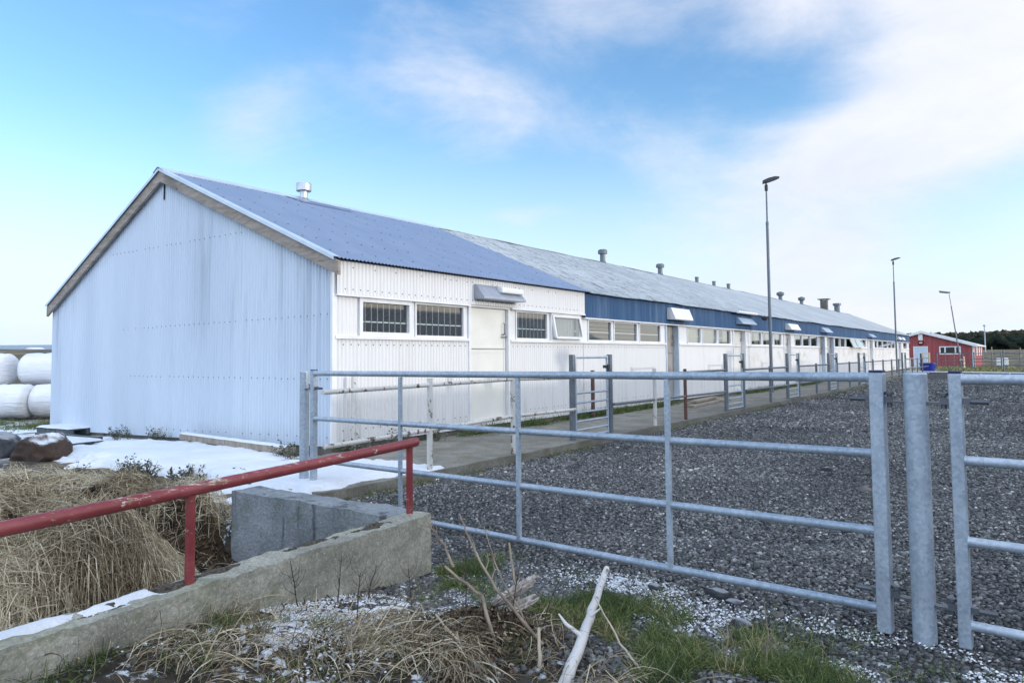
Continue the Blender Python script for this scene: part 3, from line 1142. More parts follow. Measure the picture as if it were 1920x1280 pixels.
# barge boards on the gable and the pale flashing along the verge
mb = MB()
for (xa, za, xb_, zb_) in ((XR, ZR, XE + 0.07, ZE - 0.03), (XR, ZR, XB - 0.0, ZB)):
    ya, yb = Y0 - 0.12, Y0 - 0.075
    top, bot = -0.03, -0.235
    v = [(xa, ya, za + bot), (xb_, ya, zb_ + bot), (xb_, ya, zb_ + top), (xa, ya, za + top),
         (xa, yb, za + bot), (xb_, yb, zb_ + bot), (xb_, yb, zb_ + top), (xa, yb, za + top)]
    f = [(0, 1, 2, 3), (7, 6, 5, 4), (0, 4, 5, 1), (2, 6, 7, 3), (1, 5, 6, 2), (3, 7, 4, 0)]
    MB().add(v, f).build('barge_board', MT['barge'], barn)
mb = MB()
for s_, n_, ln in ((sr, nr, len_r), (sb, nb, len_b)):
    a = Vector((XR, 0, ZR)) + n_ * 0.016
    b = a + s_ * (ln + 0.005)
    y0_, y1_ = Y0 - 0.155, Y0 - 0.03
    mb.add([(a.x, y0_, a.z), (b.x, y0_, b.z), (b.x, y1_, b.z), (a.x, y1_, a.z),
            (a.x, y0_, a.z - 0.055), (b.x, y0_, b.z - 0.055)], [(0, 1, 2, 3), (4, 5, 1, 0)])
mb.build('verge_flashing', MT['flash'], barn)
# soffit underside of the gable overhang
mb = MB()
for s_, n_, ln in ((sr, nr, len_r), (sb, nb, len_b)):
    a = Vector((XR, 0, ZR)) - n_ * 0.05
    b = a + s_ * ln
    mb.add([(a.x, Y0 - 0.07, a.z), (b.x, Y0 - 0.07, b.z), (b.x, Y0 + 0.1, b.z), (a.x, Y0 + 0.1, a.z)], [(0, 1, 2, 3)])
mb.build('soffit', MT['barge'], barn)

# roof vents
mb = MB()
cx, cy = XR + 0.16, 10.25
zb0 = roof_z(cx) - 0.05
mb.lathe((cx, cy, zb0), [(0.16, 0), (0.085, 0.10), (0.085, 0.30)], 20)
mb.lathe((cx, cy, zb0), [(0.02, 0.26), (0.16, 0.25), (0.165, 0.26), (0.165, 0.40), (0.15, 0.42), (0.0, 0.44)], 24)
tag(mb.build('roof_vent', plain('bright_vent_metal', (0.50, 0.52, 0.55), 0.35, 0.8), r_new), 'bright capped vent pipe')
mb = MB()
a = Vector((XR, 0, ZR)) + nr * 0.016
mb.add([tuple(a + sr * 0.18 + Vector((0, 9.75, 0))), tuple(a + sr * 0.18 + Vector((0, 11.6, 0))), tuple(a + sr * 0.55 + Vector((0, 11.3, 0))), tuple(a + sr * 0.55 + Vector((0, 9.95, 0)))], [(0, 1, 2, 3)])
mb.build('vent_flashing', plain('dark_flashing_sheet', (0.16, 0.21, 0.31), 0.5), r_new)
for y, h, rr, kind in ((24.2, 0.42, 0.10, 0), (29.45, 0.40, 0.10, 0), (33.75, 0.26, 0.085, 1), (36.1, 0.24, 0.085, 1), (38.3, 0.28, 0.09, 1),
                       (48.3, 0.38, 0.12, 2), (53.7, 0.38, 0.12, 2), (60.7, 0.85, 0.24, 3), (65.4, 0.75, 0.26, 4)):
    mb = MB()
    cx = XR + 0.05
    z = ZR - 0.08
    if kind == 0:
        mb.lathe((cx, y, z), [(rr * 1.5, 0), (rr, 0.12), (rr, h)], 16)
        mb.lathe((cx, y, z), [(rr, h - 0.05), (rr * 1.75, h - 0.04), (rr * 1.75, h + 0.08), (rr * 1.3, h + 0.12), (0, h + 0.13)], 16)
    elif kind == 1:
        mb.lathe((cx, y, z), [(rr, 0), (rr, h), (rr * 1.15, h), (rr * 1.15, h + 0.05), (0, h + 0.06)], 14)
    elif kind == 2:
        mb.lathe((cx, y, z), [(rr, 0), (rr, h)], 14)
        mb.lathe((cx, y, z), [(rr, h - 0.1), (rr * 1.9, h - 0.02), (rr * 2.0, h + 0.1), (rr * 1.8, h + 0.14), (rr * 0.5, h + 0.2), (0, h + 0.2)], 14)
    elif kind == 3:
        mb.box(cx - rr, y - rr, z, cx + rr, y + rr, z + h - 0.12)
        mb.box(cx - rr * 1.7, y - rr * 1.7, z + h - 0.06, cx + rr * 1.7, y + rr * 1.7, z + h)
        for sx in (-1, 1):
            for sy in (-1, 1):
                mb.box(cx + sx * rr - 0.03, y + sy * rr - 0.03, z + h - 0.12, cx + sx * rr + 0.03, y + sy * rr + 0.03, z + h - 0.06)
    else:
        mb.lathe((cx, y, z), [(rr * 0.85, 0), (rr * 0.85, h - 0.2), (rr * 1.25, h - 0.18), (rr * 1.25, h), (0, h + 0.03)], 16)
    mb.build('roof_vent' if kind < 3 else 'chimney', MT['galv_old'] if kind != 3 else MT['plinth'], r_old)

# ------------------------------------------------------------------ walkway along the barn, snow
def rough_box(x0, y0, z0, x1, y1, z1, step, amp, seed=0.0):
    """box with subdivided, slightly worn faces"""
    mb_ = MB()
    def face(o, u, v, lu, lv):
        nu, nv = max(1, int(lu / step)), max(1, int(lv / step))
        P = []
        for i in range(nu + 1):
            row = []
            for j in range(nv + 1):
                p = Vector(o) + Vector(u) * lu * i / nu + Vector(v) * lv * j / nv
                d = Vector((mnoise.noise(p * 5 + Vector((seed, 0, 0))), mnoise.noise(p * 5 + Vector((0, seed + 7, 0))), mnoise.noise(p * 5 + Vector((0, 0, seed + 13)))))
                d += 0.6 * Vector((mnoise.noise(p * 17), mnoise.noise(p * 17 + Vector((3, 1, 2))), mnoise.noise(p * 17 + Vector((8, 1, 2)))))
                row.append(tuple(p + d * amp))
            P.append(row)
        mb_.grid(P)
    lx, ly, lz = x1 - x0, y1 - y0, z1 - z0
    face((x0, y0, z1), (1, 0, 0), (0, 1, 0), lx, ly)
    face((x1, y0, z0), (0, 1, 0), (0, 0, 1), ly, lz)
    face((x0, y1, z0), (0, -1, 0), (0, 0, 1), ly, lz)
    face((x0, y0, z0), (1, 0, 0), (0, 0, 1), lx, lz)
    face((x1, y1, z0), (-1, 0, 0), (0, 0, 1), lx, lz)
    return mb_


o = rough_box(-8.34, 5.02, -0.3, -5.96, 70.5, 0.115, 0.22, 0.012).build('walkway', MT['walk'])
tag(o, 'concrete walkway along the front of the barn', kind='structure')

SEG = dict(seed=21)


def snow_sheet():
    xs = np.arange(-13.6, -5.9, 0.045)
    ys = np.arange(3.9, 8.4, 0.045)
    SX, SY = np.meshgrid(xs, ys, indexing='ij')
    onwalk = (SX > -8.34) & (SX < -5.96) & (SY > 5.02)
    base = np.where(onwalk, 0.115, ground_h(SX, SY) * 1.0)
    edge = (vnoise(SX, SY, 31, 6, 1.6, 0.68) - 0.5) * 1.7
    # inside measure: positive = snow
    m1 = np.minimum(np.minimum((SX + 13.4) * 0.5, (-6.02 - SX) * 2.2), np.minimum((SY - (4.55 + 0.05 * (-6 - SX))) * 1.1, (7.15 - SY) * 1.2))
    lim = 7.1 - 0.9 * sstep(SX, -7.2, -8.2)             # on the walkway it thins out towards the barn and up the path
    m2 = np.where(SX > -8.36, np.minimum(lim - SY, (-6.0 - SX) * 2.0), 10)
    mm = np.minimum(m1, m2) + edge * 0.6 - 0.16 * sstep(vnoise(SX, SY, 37, 5, 2.2, 0.65), 0.52, 0.66) * (1 + 2.2 * sstep(SY, 5.6, 4.6))
    bare = np.exp(-(((SX + 9.2) / 0.9) ** 2 + ((SY - 4.7) / 0.35) ** 2)) * 0.5
    mm = mm - bare
    th = 0.075 * sstep(mm, -0.02, 0.38) + 0.03 * (vnoise(SX, SY, 33, 5, 3.5, 0.6) - 0.5) + 0.03 * (vnoise(SX, SY, 35, 2, 0.7) - 0.5) - 0.012
    # bank of snow lying up to the gable on the left
    th = th + 0.08 * sstep(SX, -8.2, -9.5) * sstep(mm, 0.0, 0.6)
    th = np.where(mm < -0.05, -0.1, th)
    SZ = base + th
    keep = (th > -0.06)
    n0, n1 = SX.shape
    idx_ = np.arange(n0 * n1).reshape(n0, n1)
    fm = keep[:-1, :-1] | keep[1:, :-1] | keep[1:, 1:] | keep[:-1, 1:]
    F = np.stack([idx_[:-1, :-1], idx_[1:, :-1], idx_[1:, 1:], idx_[:-1, 1:]], -1)[fm]
    o_ = np_mesh('snow', np.stack([SX, SY, SZ], -1).reshape(-1, 3), F, MT['snow'], True)
    tag(o_, 'snow lying before the barn gable and on the walkway end', kind='structure')


snow_sheet()

# ------------------------------------------------------------------ pit walls and red rail
pw = empty('pit_wall', (-3.75, 2.5, 0), 'mossy concrete pit wall with a corner, carrying the red rail', 'wall')
_b = rough_box(-0.19, -4.75, -0.5, 0.0, 0.0, 0.345, 0.03, 0.019, 3)
WC, WA = (-3.645, 4.09), math.atan2(0.24, 2.88)


def wl(x, y):
    return (WC[0] + x * math.cos(WA) - y * math.sin(WA), WC[1] + x * math.sin(WA) + y * math.cos(WA))


_b.v = [wl(p[0], p[1]) + (p[2],) for p in _b.v]
_b.build('front_wall', MT['pit'], pw)
rough_box(-5.75, 3.84, -0.5, -3.84, 4.10, 0.35, 0.045, 0.014, 8).build('back_wall', MT['pit_in'], pw)
# snow and dirt ribbon along the top of the front wall
def ribbon(mat, name, parent, x0, x1, y0, y1, z, th, thr, seed, step=0.02, local=False):
    xs, ys = np.arange(x0, x1, step), np.arange(y0, y1, step)
    A, B = np.meshgrid(xs, ys, indexing='ij')
    nz_ = vnoise(A, B, seed, 5, 3.0, 0.6)
    ed = np.minimum(np.minimum(A - x0, x1 - A) / 0.06, np.minimum(B - y0, y1 - B) / 0.25)
    mm = (nz_ - thr) * 3 + np.clip(ed, 0, 1) - 1
    h = np.where(mm > -0.4, th * sstep(mm, -0.05, 0.35) - 0.012, -0.06)
    n0, n1 = A.shape
    i_ = np.arange(n0 * n1).reshape(n0, n1)
    k_ = mm > -0.3
    fm = k_[:-1, :-1] | k_[1:, :-1] | k_[1:, 1:] | k_[:-1, 1:]
    F = np.stack([i_[:-1, :-1], i_[1:, :-1], i_[1:, 1:], i_[:-1, 1:]], -1)[fm]
    off = wloc(parent)
    if local:
        A, B = WC[0] + A * math.cos(WA) - B * math.sin(WA), WC[1] + A * math.sin(WA) + B * math.cos(WA)
    V = np.stack([A, B, z + h], -1).reshape(-1, 3) - np.array(off)
    return np_mesh(name, V, F, mat, True, parent=parent)


ribbon(MT['snow'], 'snow_crust', pw, -0.21, -0.06, -4.6, -1.95, 0.352, 0.022, 0.24, 41, local=True)
ribbon(MT['snow'], 'snow_crust', pw, -5.6, -3.75, 3.9, 4.12, 0.355, 0.02, 0.5, 43)
ribbon(plain('dark_litter', (0.06, 0.05, 0.038), 0.95, var=0.75, scale=55), 'litter_crust', pw, -0.20, -0.07, -2.6, -0.2, 0.352, 0.020, 0.40, 45, 0.012, local=True)

rail = empty('handrail', (-3.75, 3.98, 0.35), 'flaking red pipe handrail standing on the pit wall', 'handrail')
RPTS = [(-3.766, 4.06, 0.869), (-3.76, 4.0, 0.866), (-3.66, 3.0, 0.842), (-3.577, 2.15, 0.823), (-3.49, 1.26, 0.807), (-3.385, 0.2, 0.79), (-3.27, -1.0, 0.77)]
_r = MB().tube(RPTS, [0.033] * 7, 24)
_r.lathe((-3.766, 4.055, 0.869), [(0.033, 0), (0.030, 0.012), (0.018, 0.024), (0, 0.028)], 20, (-0.1, 1, 0.02))
_r.build('rail', MT['red_rail'], rail)
for x, y, zt in ((-3.762, 3.985, 0.865), (-3.577, 2.15, 0.823), (-3.395, 0.3, 0.79)):
    MB().tube([(x, y, 0.33), (x, y, zt - 0.04), (x, y, zt - 0.026)], [0.0245, 0.0245, 0.030], 18).build('post', MT['red_rail'], rail)

# ------------------------------------------------------------------ big gate, posts
def gate_post(loc, h, r, label, lean=(0, 0), hinges=()):
    g = empty('gate_post', loc, label, 'gate post')
    x, y, z = loc
    mb_ = MB()
    mb_.lathe((x, y, z - 0.2), [(r, 0), (r, h + 0.19), (r - 0.004, h + 0.2), (r - 0.012, h + 0.196), (r - 0.012, h + 0.1)], 28)
    po = mb_.build('post', MT['galv'], g)
    for hz, d in hinges:
        d = Vector(d).normalized()
        c = Vector((x, y, z + hz))
        s_ = Vector((-d.y, d.x, 0))
        hb = MB()
        hb.bar(c + d * (r - 0.01), c + d * (r + 0.115), 0.05, 0.012)
        hb.bar(c + d * (r + 0.06) + Vector((0, 0, 0.014)), c + d * (r + 0.20) + Vector((0, 0, 0.014)), 0.035, 0.03)
        hb.lathe(c + d * (r + 0.075) + Vector((0, 0, 0.0)), [(0.014, -0.03), (0.014, 0.04), (0.024, 0.04), (0.024, 0.056), (0.0, 0.058)], 8)
        hb.tube([c + d * (r + 0.11) + Vector((0, 0, 0.012)), c + d * (r + 0.285) + Vector((0, 0, 0.012))], 0.0135, 10)
        hb.build('hinge', MT['iron'], g)
    return g


GL, GR = Vector((-6.41, 5.28, 0)), Vector((-0.715, 4.641, 0))
gd = (GR - GL).normalized()
gate_post((-6.60, 5.305, -0.02), 1.375, 0.052, 'round galvanised post at the far left end of the long gate', hinges=[(1.18, gd)])
gate_post((-0.52, 4.62, -0.06), 1.45, 0.060, 'thick round galvanised post between the two steel gates', hinges=[(1.285, -gd), (0.20, -gd), (1.285, gd), (0.19, gd)])


def steel_gate(name_label, L_, R_, rails, uprights, z0, z1L, z1R):
    g = empty('steel_gate', (L_.x, L_.y, 0), name_label, 'gate')
    d = (R_ - L_).normalized()
    for P_, zt, w in ((L_, z1L, 0.062), (R_, z1R, 0.075)):
        mb_ = MB().bar((P_.x, P_.y, z0), (P_.x, P_.y, zt), w, w, up=(-d.y, d.x, 0))
        st_ = mb_.build('stile', MT['galv'], g, 0.006)
        c = MB().bar((P_.x, P_.y, zt), (P_.x, P_.y, zt + 0.014), w - 0.004, w - 0.004, up=(-d.y, d.x, 0))
        c.build('end_cap', MT['cap'], st_)
    for za, zb, r in rails:
        a_, b_ = L_ + d * 0.028, R_ - d * 0.034
        dz_ = (zb - za) / (b_ - a_).length
        q1, q2, q3, q4 = a_ + d * 0.007, a_ + d * 0.012, b_ - d * 0.012, b_ - d * 0.007
        zf_ = lambda q_: za + (q_ - a_).length * dz_
        MB().tube([(q_.x, q_.y, zf_(q_)) for q_ in (a_, q1, q2, q3, q4, b_)], [r * 1.16, r * 1.12, r, r, r * 1.12, r * 1.16], 20).build('rail', MT['galv'], g)
    nrm = Vector((d.y, -d.x, 0))
    for t, za, zb in uprights:
        p = L_ + (R_ - L_) * t + nrm * 0.012
        MB().bar((p.x, p.y, za), (p.x, p.y, zb), 0.037, 0.03, up=(-d.y, d.x, 0)).build('upright', MT['galv'], g, 0.004)
    return g


steel_gate('long galvanised four-rail gate running from the barn walkway to the thick post', GL, GR,
           [(1.333, 1.362, 0.028), (0.843, 0.926, 0.0255), (0.395, 0.487, 0.0255), (-0.045, 0.055, 0.0255)],
           [(0.259, -0.04, 1.31), (0.5215, 0.0, 1.32), (0.763, 0.03, 1.33)], -0.07, 1.362, 1.388)
steel_gate('second galvanised gate cut off by the right edge, beyond the thick post', Vector((-0.327, 4.60, 0)), Vector((5.4, 4.05, 0)),
           [(1.356, 1.36, 0.028), (0.923, 0.93, 0.0255), (0.497, 0.5, 0.0255), (0.06, 0.07, 0.0255)],
           [(0.25, 0.05, 1.33), (0.5, 0.05, 1.33), (0.75, 0.05, 1.33)], -0.06, 1.386, 1.39)

# ------------------------------------------------------------------ walkway fence and small gates
XFN = -6.05


def fence(label, posts, rails, y0, y1, mat, pmats=None, tops=None):
    f = empty('pipe_fence', (XFN, y0, 0.1), label, 'fence', 'pipe fences along the walkway')
    for i, y in enumerate(posts):
        t = (tops or {}).get(i, 1.16)
        MB().tube([(XFN, y, 0.0), (XFN, y, t)], 0.036, 14).build('post', (pmats or {}).get(i, mat), f)
    for z0, z1, ya, yb in rails:
        MB().tube([(XFN, ya, z0), (XFN, yb, z1)], 0.026, 12).build('rail', mat, f)
    return f


fence('peeling white pipe fence beside the long gate, before the cream door', [6.77, 8.55], [(1.14, 1.175, 5.10, 8.55), (1.175, 1.145, 8.55, 10.3), (0.57, 0.645, 5.12, 8.55), (0.645, 0.63, 8.55, 10.3)], 5.1, 10.3, MT['peel'], tops={0: 1.24, 1: 1.19})
fence('pipe fence with one rusty post, before the grey board door', [13.4, 14.97], [(0.635, 0.595, 11.66, 17.5), (1.125, 1.12, 11.66, 17.5)], 11.6, 17.5, MT['galv_old'], {0: MT['peel'], 1: MT['rust']}, {0: 1.24, 1: 1.2})
fence('pipe fence before the tall lamp post by the barn', [21.3], [(0.56, 0.545, 19.1, 23.1), (1.1, 1.095, 19.1, 23.1)], 19.1, 23.1, MT['galv_old'])
fence('pipe fence between the third and fourth small gates', [26.87], [(0.55, 0.55, 24.6, 28.8), (1.1, 1.095, 24.6, 28.8)], 24.6, 28.8, MT['galv_old'])
fence('pipe fence between the fourth and fifth small gates', [32.65], [(0.55, 0.55, 30.4, 34.7), (1.1, 1.1, 30.4, 34.7)], 30.4, 34.7, MT['galv_old'])
fence('far pipe fence on dark posts before the last small gate', [38.25, 41.2, 44.05, 46.7], [(0.25, 0.25, 41.2, 48.2), (1.1, 1.1, 36.4, 48.2)], 36.4, 48.2, MT['galv_old'], tops={0: 1.2, 3: 1.17})
fence('last pipe fence rail running to the end of the barn', [52.5, 55.2, 58.0], [(0.55, 0.5, 49.9, 62.0), (1.1, 1.1, 49.9, 62.0)], 49.9, 62.0, MT['galv_old'])

gate0 = empty('small_gate', (0, 0, 0), 'tall ladder-like walkway gate nearest the big gate, past the cream door', 'gate', 'small gates along the walkway')
WG = 1.32
for y in (0.0, WG):
    MB().tube([(0, y, -0.05), (0, y, 1.42)], 0.05, 16).build('post', MT['galv_old'], gate0)
for y in (0.10, WG - 0.10):
    MB().tube([(0.0, y, 0.04), (0.0, y, 1.40)], 0.024, 10).build('stile', MT['galv'], gate0)
for z in (0.06, 0.17, 0.31, 0.46, 0.62, 0.78, 1.37):
    MB().tube([(0.0, 0.10, z), (0.0, WG - 0.10, z)], 0.019, 10).build('rung', MT['galv'], gate0)
mb = MB()
mb.box(-0.03, WG - 0.2, 1.18, 0.03, WG - 0.02, 1.23)
mb.tube([(0.03, WG - 0.14, 1.05), (0.04, WG - 0.14, 1.25)], 0.012, 8)
mb.build('latch', MT['dark'], gate0)
GLAB = ['tall ladder-like walkway gate nearest the big gate, past the cream door', 'ladder-like walkway gate before the white door under the tube lamp',
        'third walkway gate, just beyond the tall lamp post', 'fourth walkway gate before the pair of grey doors',
        'fifth walkway gate, narrow in view behind the big gate stile', 'farthest walkway gate near the red building']
for i, (y, lb) in enumerate(zip((10.35, 17.62, 23.2, 28.9, 34.85, 48.3), GLAB)):
    g = gate0 if i == 0 else copy_tree(gate0)
    g.location = (XFN - (0.02 if i else 0.08), y, 0.10)
    g['label'] = lb
    if i in (3,):
        g.scale = (1, 1.05, 1.0)
# stray posts by the wall
tag(MB().tube([(-8.2, 7.49, 0.1), (-8.2, 7.49, 1.23)], 0.035, 12).build('wall_post', MT['peel']), 'white rust-spotted post by the barn corner', 'post')
tag(MB().tube([(-8.05, 14.5, 0.1), (-8.05, 14.5, 1.17)], 0.045, 12).build('wall_post', MT['rust']), 'dark post by the wall behind the first walkway gate', 'post')
# boards left on the walkway
for i, (a, b, z) in enumerate((((-7.25, 18.2, 0.15), (-7.5, 21.9, 0.15), 0.15), ((-7.5, 18.9, 0.16), (-7.75, 22.0, 0.16), 0.16), ((-7.42, 18.9, 0.235), (-7.66, 21.2, 0.235), 0.2))):
    tag(MB().bar(a, b, 0.18, 0.06).build('plank', MT['plank'], None, 0.004),
        ['long board lying nearest the kerb on the walkway', 'board lying behind another on the walkway', 'shorter board on top of the walkway boards'][i], 'plank', 'boards on the walkway')

# ------------------------------------------------------------------ lamp posts
def lamp_post(loc, h, label, heads=1, flood=False, kind=0, lean=0.0):
    L0 = empty('lamp_post', loc, label, 'lamp post', 'yard lamp posts')
    x, y, z = loc
    top = Vector((x + lean, y, z + h))
    MB().tube([(x, y, z - 0.2), (x, y, z + 0.5), (x + lean * 0.8, y, z + h * 0.8)], [0.064, 0.060, 0.050], 18).build('pole', MT['galv_old'], L0)
    mb_ = MB()
    mb_.tube([(x + lean * 0.8, y, z + h * 0.80), tuple(top - Vector((0, 0, 0.2)))], [0.031, 0.028], 12)
    mb_.lathe((x + lean * 0.8, y, z + h * 0.80), [(0.056, -0.08), (0.056, 0.0), (0.034, 0.06)], 14)
    mb_.build('upper_pole', MT['galv_old'], L0)
    hd = MB()
    if kind == 0:
        hd.lathe(top - Vector((0, 0, 0.38)), [(0.03, 0), (0.06, 0.02), (0.06, 0.22), (0.025, 0.25), (0.025, 0.36)], 14)
        d = Vector((0.93, 0.36, 0.0)).normalized()
        c0, c1 = top - d * 0.12 + Vector((0, 0, -0.05)), top + d * 0.46 + Vector((0, 0, 0.10))
        s_ = Vector((-d.y, d.x, 0))
        v = []
        for c, w, t0, t1 in ((c0, 0.13, -0.04, 0.06), (c0.lerp(c1, 0.35), 0.17, -0.045, 0.085), (c0.lerp(c1, 0.75), 0.16, -0.035, 0.07), (c1, 0.10, -0.02, 0.02)):
            for sg in (-1, 1):
                v += [tuple(c + s_ * w * sg + Vector((0, 0, t0))), tuple(c + s_ * w * 0.7 * sg + Vector((0, 0, t1)))]
        f = []
        for q in range(3):
            a, b = q * 4, q * 4 + 4
            f += [(a, a + 1, b + 1, b), (a + 3, a + 2, b + 2, b + 3), (a + 1, a + 3, b + 3, b + 1), (a + 2, a, b, b + 2)]
        f += [(0, 2, 3, 1), (12, 13, 15, 14)]
        hd.add(v, f)
        hd.build('lamp_head', MT['dark'], L0)
    else:
        hd.bar(top + Vector((0.1, 0, -0.12)), top + Vector((-0.85, -0.1, 0.05)), 0.22, 0.13)
        hd.bar(top + Vector((-0.1, 0, -0.17)), top + Vector((-0.8, -0.1, -0.06)), 0.18, 0.05)
        hd.build('lamp_head', MT['galv_old'], L0)
    if flood:
        fb = MB()
        fb.bar((x, y, z + 2.72), (x - 0.15, y - 0.11, z + 2.72), 0.03, 0.03)
        fb.lathe((x - 0.17, y - 0.12, z + 2.70), [(0.02, -0.11), (0.08, -0.08), (0.095, 0.0), (0.08, 0.09), (0.0, 0.1)], 14, (0.5, -0.8, -0.2))
        fb.build('floodlight', MT['dark'], L0)
    return L0


lamp_post((-7.62, 27.0, 0.1), 7.75, 'tallest lamp post with dark head, rising in front of the barn', flood=True)
lamp_post((-7.5, 57.0, 0.1), 7.95, 'second lamp post with dark head, near the far end of the barn')
lamp_post((-5.45, 84.0, 0.0), 7.55, 'leaning lamp post with pale head, before the red building', kind=1, lean=-0.75)
fp = empty('utility_pole', (-6.9, 172.0, 1.2), 'thin bare pole far off before the dark hill', 'pole')
MB().tube([(-6.9, 172, 0.8), (-6.9, 172, 6.6)], [0.12, 0.09], 10).build('pole', MT['galv'], fp)
MB().lathe((-6.9, 172, 6.6), [(0.09, 0), (0.22, 0.05), (0.22, 0.3), (0, 0.34)], 10).build('cap', MT['galv'], fp)

# ------------------------------------------------------------------ red building and far fences
m_red = Mat('red_wall_sheet', 0.5)
_s = m_red.noise(1.0, (4, 4, 0.3), 4, lo=0.35, hi=0.7)
m_red.color(m_red.mix(_s, (0.27, 0.048, 0.052), (0.36, 0.07, 0.075)))
m_red = m_red.m
rb = empty('red_building', (-8.87, 85, 0), 'red corrugated building with white trim and roof edge at the far end', 'building')
rx0, rx1, ry0, ry1 = -13.4, -4.34, 85.0, 102.6
rz = lambda x: 3.72 - abs(x + 8.87) * 0.305
mb = MB()
corr(mb, (rx0, ry0, 0), (1, 0, 0), (0, -1, 0), rx1 - rx0, -0.1, lambda s_: rz(rx0 + s_) - 0.05, 0.2, 0.012, 6)
mb.build('front_wall', m_red, rb)
mb = MB()
corr(mb, (rx1, ry0, 0), (0, 1, 0), (1, 0, 0), ry1 - ry0, -0.1, rz(rx1) - 0.05, 0.2, 0.012, 6)
corr(mb, (rx0, ry0, 0), (0, 1, 0), (-1, 0, 0), ry1 - ry0, -0.1, rz(rx0) - 0.05, 0.2, 0.012, 4)
corr(mb, (rx0, ry1, 0), (1, 0, 0), (0, 1, 0), rx1 - rx0, -0.1, lambda s_: rz(rx0 + s_) - 0.05, 0.2, 0.012, 4)
mb.build('side_wall', m_red, rb)
mb = MB()
for xa, xb_ in ((-8.87, rx1 + 0.25), (-8.87, rx0 - 0.25)):
    for zz, nn in ((0.0, 1), (-0.10, 0)):
        mb.add([(xa, ry0 - 0.3, rz(xa) + zz), (xb_, ry0 - 0.3, rz(xb_) + zz), (xb_, ry1 + 0.2, rz(xb_) + zz), (xa, ry1 + 0.2, rz(xa) + zz)], [(0, 1, 2, 3)])
rroof = mb.build('roof', plain('pale_roof_sheet', (0.55, 0.57, 0.60), 0.5), rb)
mb = MB()
for xa, xb_ in ((-8.87, rx1 + 0.27), (-8.87, rx0 - 0.27)):
    v = [(xa, ry0 - 0.33, rz(xa) - 0.24), (xb_, ry0 - 0.33, rz(xb_) - 0.24), (xb_, ry0 - 0.33, rz(xb_) + 0.02), (xa, ry0 - 0.33, rz(xa) + 0.02)]
    v += [(p[0], p[1] + 0.05, p[2]) for p in v]
    mb.add(v, [(0, 1, 2, 3), (7, 6, 5, 4), (0, 4, 5, 1), (2, 6, 7, 3), (1, 5, 6, 2), (3, 7, 4, 0)])
mb.box(rx1 + 0.24, ry0 - 0.3, rz(rx1 + 0.25) - 0.16, rx1 + 0.29, ry1 + 0.2, rz(rx1 + 0.25) + 0.012)
mb.build('fascia', MT['trim'], rroof)
MB().box(rx1 - 0.14, ry0 - 0.03, -0.1, rx1 + 0.03, ry0 + 0.15, rz(rx1) - 0.1).build('corner_trim', MT['trim'], rb)
dr = MB().box(-9.53, ry0 - 0.03, 0.0, -8.42, ry0 + 0.02, 2.05).build('door', plain('pale_blue_door', (0.52, 0.62, 0.72), 0.5, var=0.05), rb)
mb = MB()
for bx in ((-9.63, -9.53, 0.0, 2.15), (-8.42, -8.32, 0.0, 2.15), (-9.53, -8.42, 2.05, 2.15)):
    mb.box(bx[0], ry0 - 0.05, bx[2], bx[1], ry0 + 0.02, bx[3])
mb.build('door_frame', MT['trim'], dr)
mb = MB()
for a, b in ((-7.32, -7.2), (-6.88, -6.75), (-5.98, -5.85), (-5.58, -5.46)):
    mb.box(a, ry0 - 0.06, 1.3, b, ry0 + 0.02, 2.12)
for z in (1.3, 2.02):
    mb.box(-7.2, ry0 - 0.057, z, -5.58, ry0 + 0.02, z + 0.1)
wf = mb.build('window', MT['trim'], rb)
MB().box(-7.2, ry0 - 0.03, 1.38, -5.58, ry0 - 0.025, 2.04).build('pane', MT['dark'], wf)
MB().box(-9.14, ry0 - 0.2, 2.75, -8.74, ry0 - 0.02, 3.42).build('vent_box', MT['hood_white'], rb, 0.02)
mb = MB().lathe((-8.92, ry0 - 0.01, 2.53), [(0.0, 0.2), (0.2, 0.16), (0.27, 0.05), (0.27, 0.0)], 16, (0, -1, 0))
mb.build('wall_lamp', plain('dark_red_lamp', (0.16, 0.012, 0.016), 0.4), rb)
MB().box(-9.06, ry0 - 0.235, 2.46, -8.78, ry0 - 0.2, 2.56).build('lamp_glass', MT['lamp_white'], rb)
for i in range(3):
    y = 88.0 + i * 4.4
    w_ = MB().box(rx1 - 0.01, y, 1.15, rx1 + 0.05, y + 1.9, 2.1).build('window', MT['trim'], rb)
    MB().box(rx1 + 0.05, y + 0.2, 1.3, rx1 + 0.056, y + 1.7, 1.95).build('pane', MT['curtain'], w_)


def panel_fence(label, A, B, nposts, rz_, hp=1.5, mat='galv_old'):
    f = empty('panel_fence', (A[0], A[1], 0), label, 'fence', 'steel fences at the far end of the yard')
    A, B = Vector(A), Vector(B)
    for i in range(nposts):
        p = A.lerp(B, i / (nposts - 1))
        MB().tube([(p.x, p.y, -0.1), (p.x, p.y, hp)], 0.05 if i in (0, nposts - 1) else 0.032, 10).build('post', MT[mat], f)
    for z in rz_:
        MB().tube([(A.x, A.y, z), (B.x, B.y, z)], 0.026, 8).build('rail', MT[mat], f)
    return f


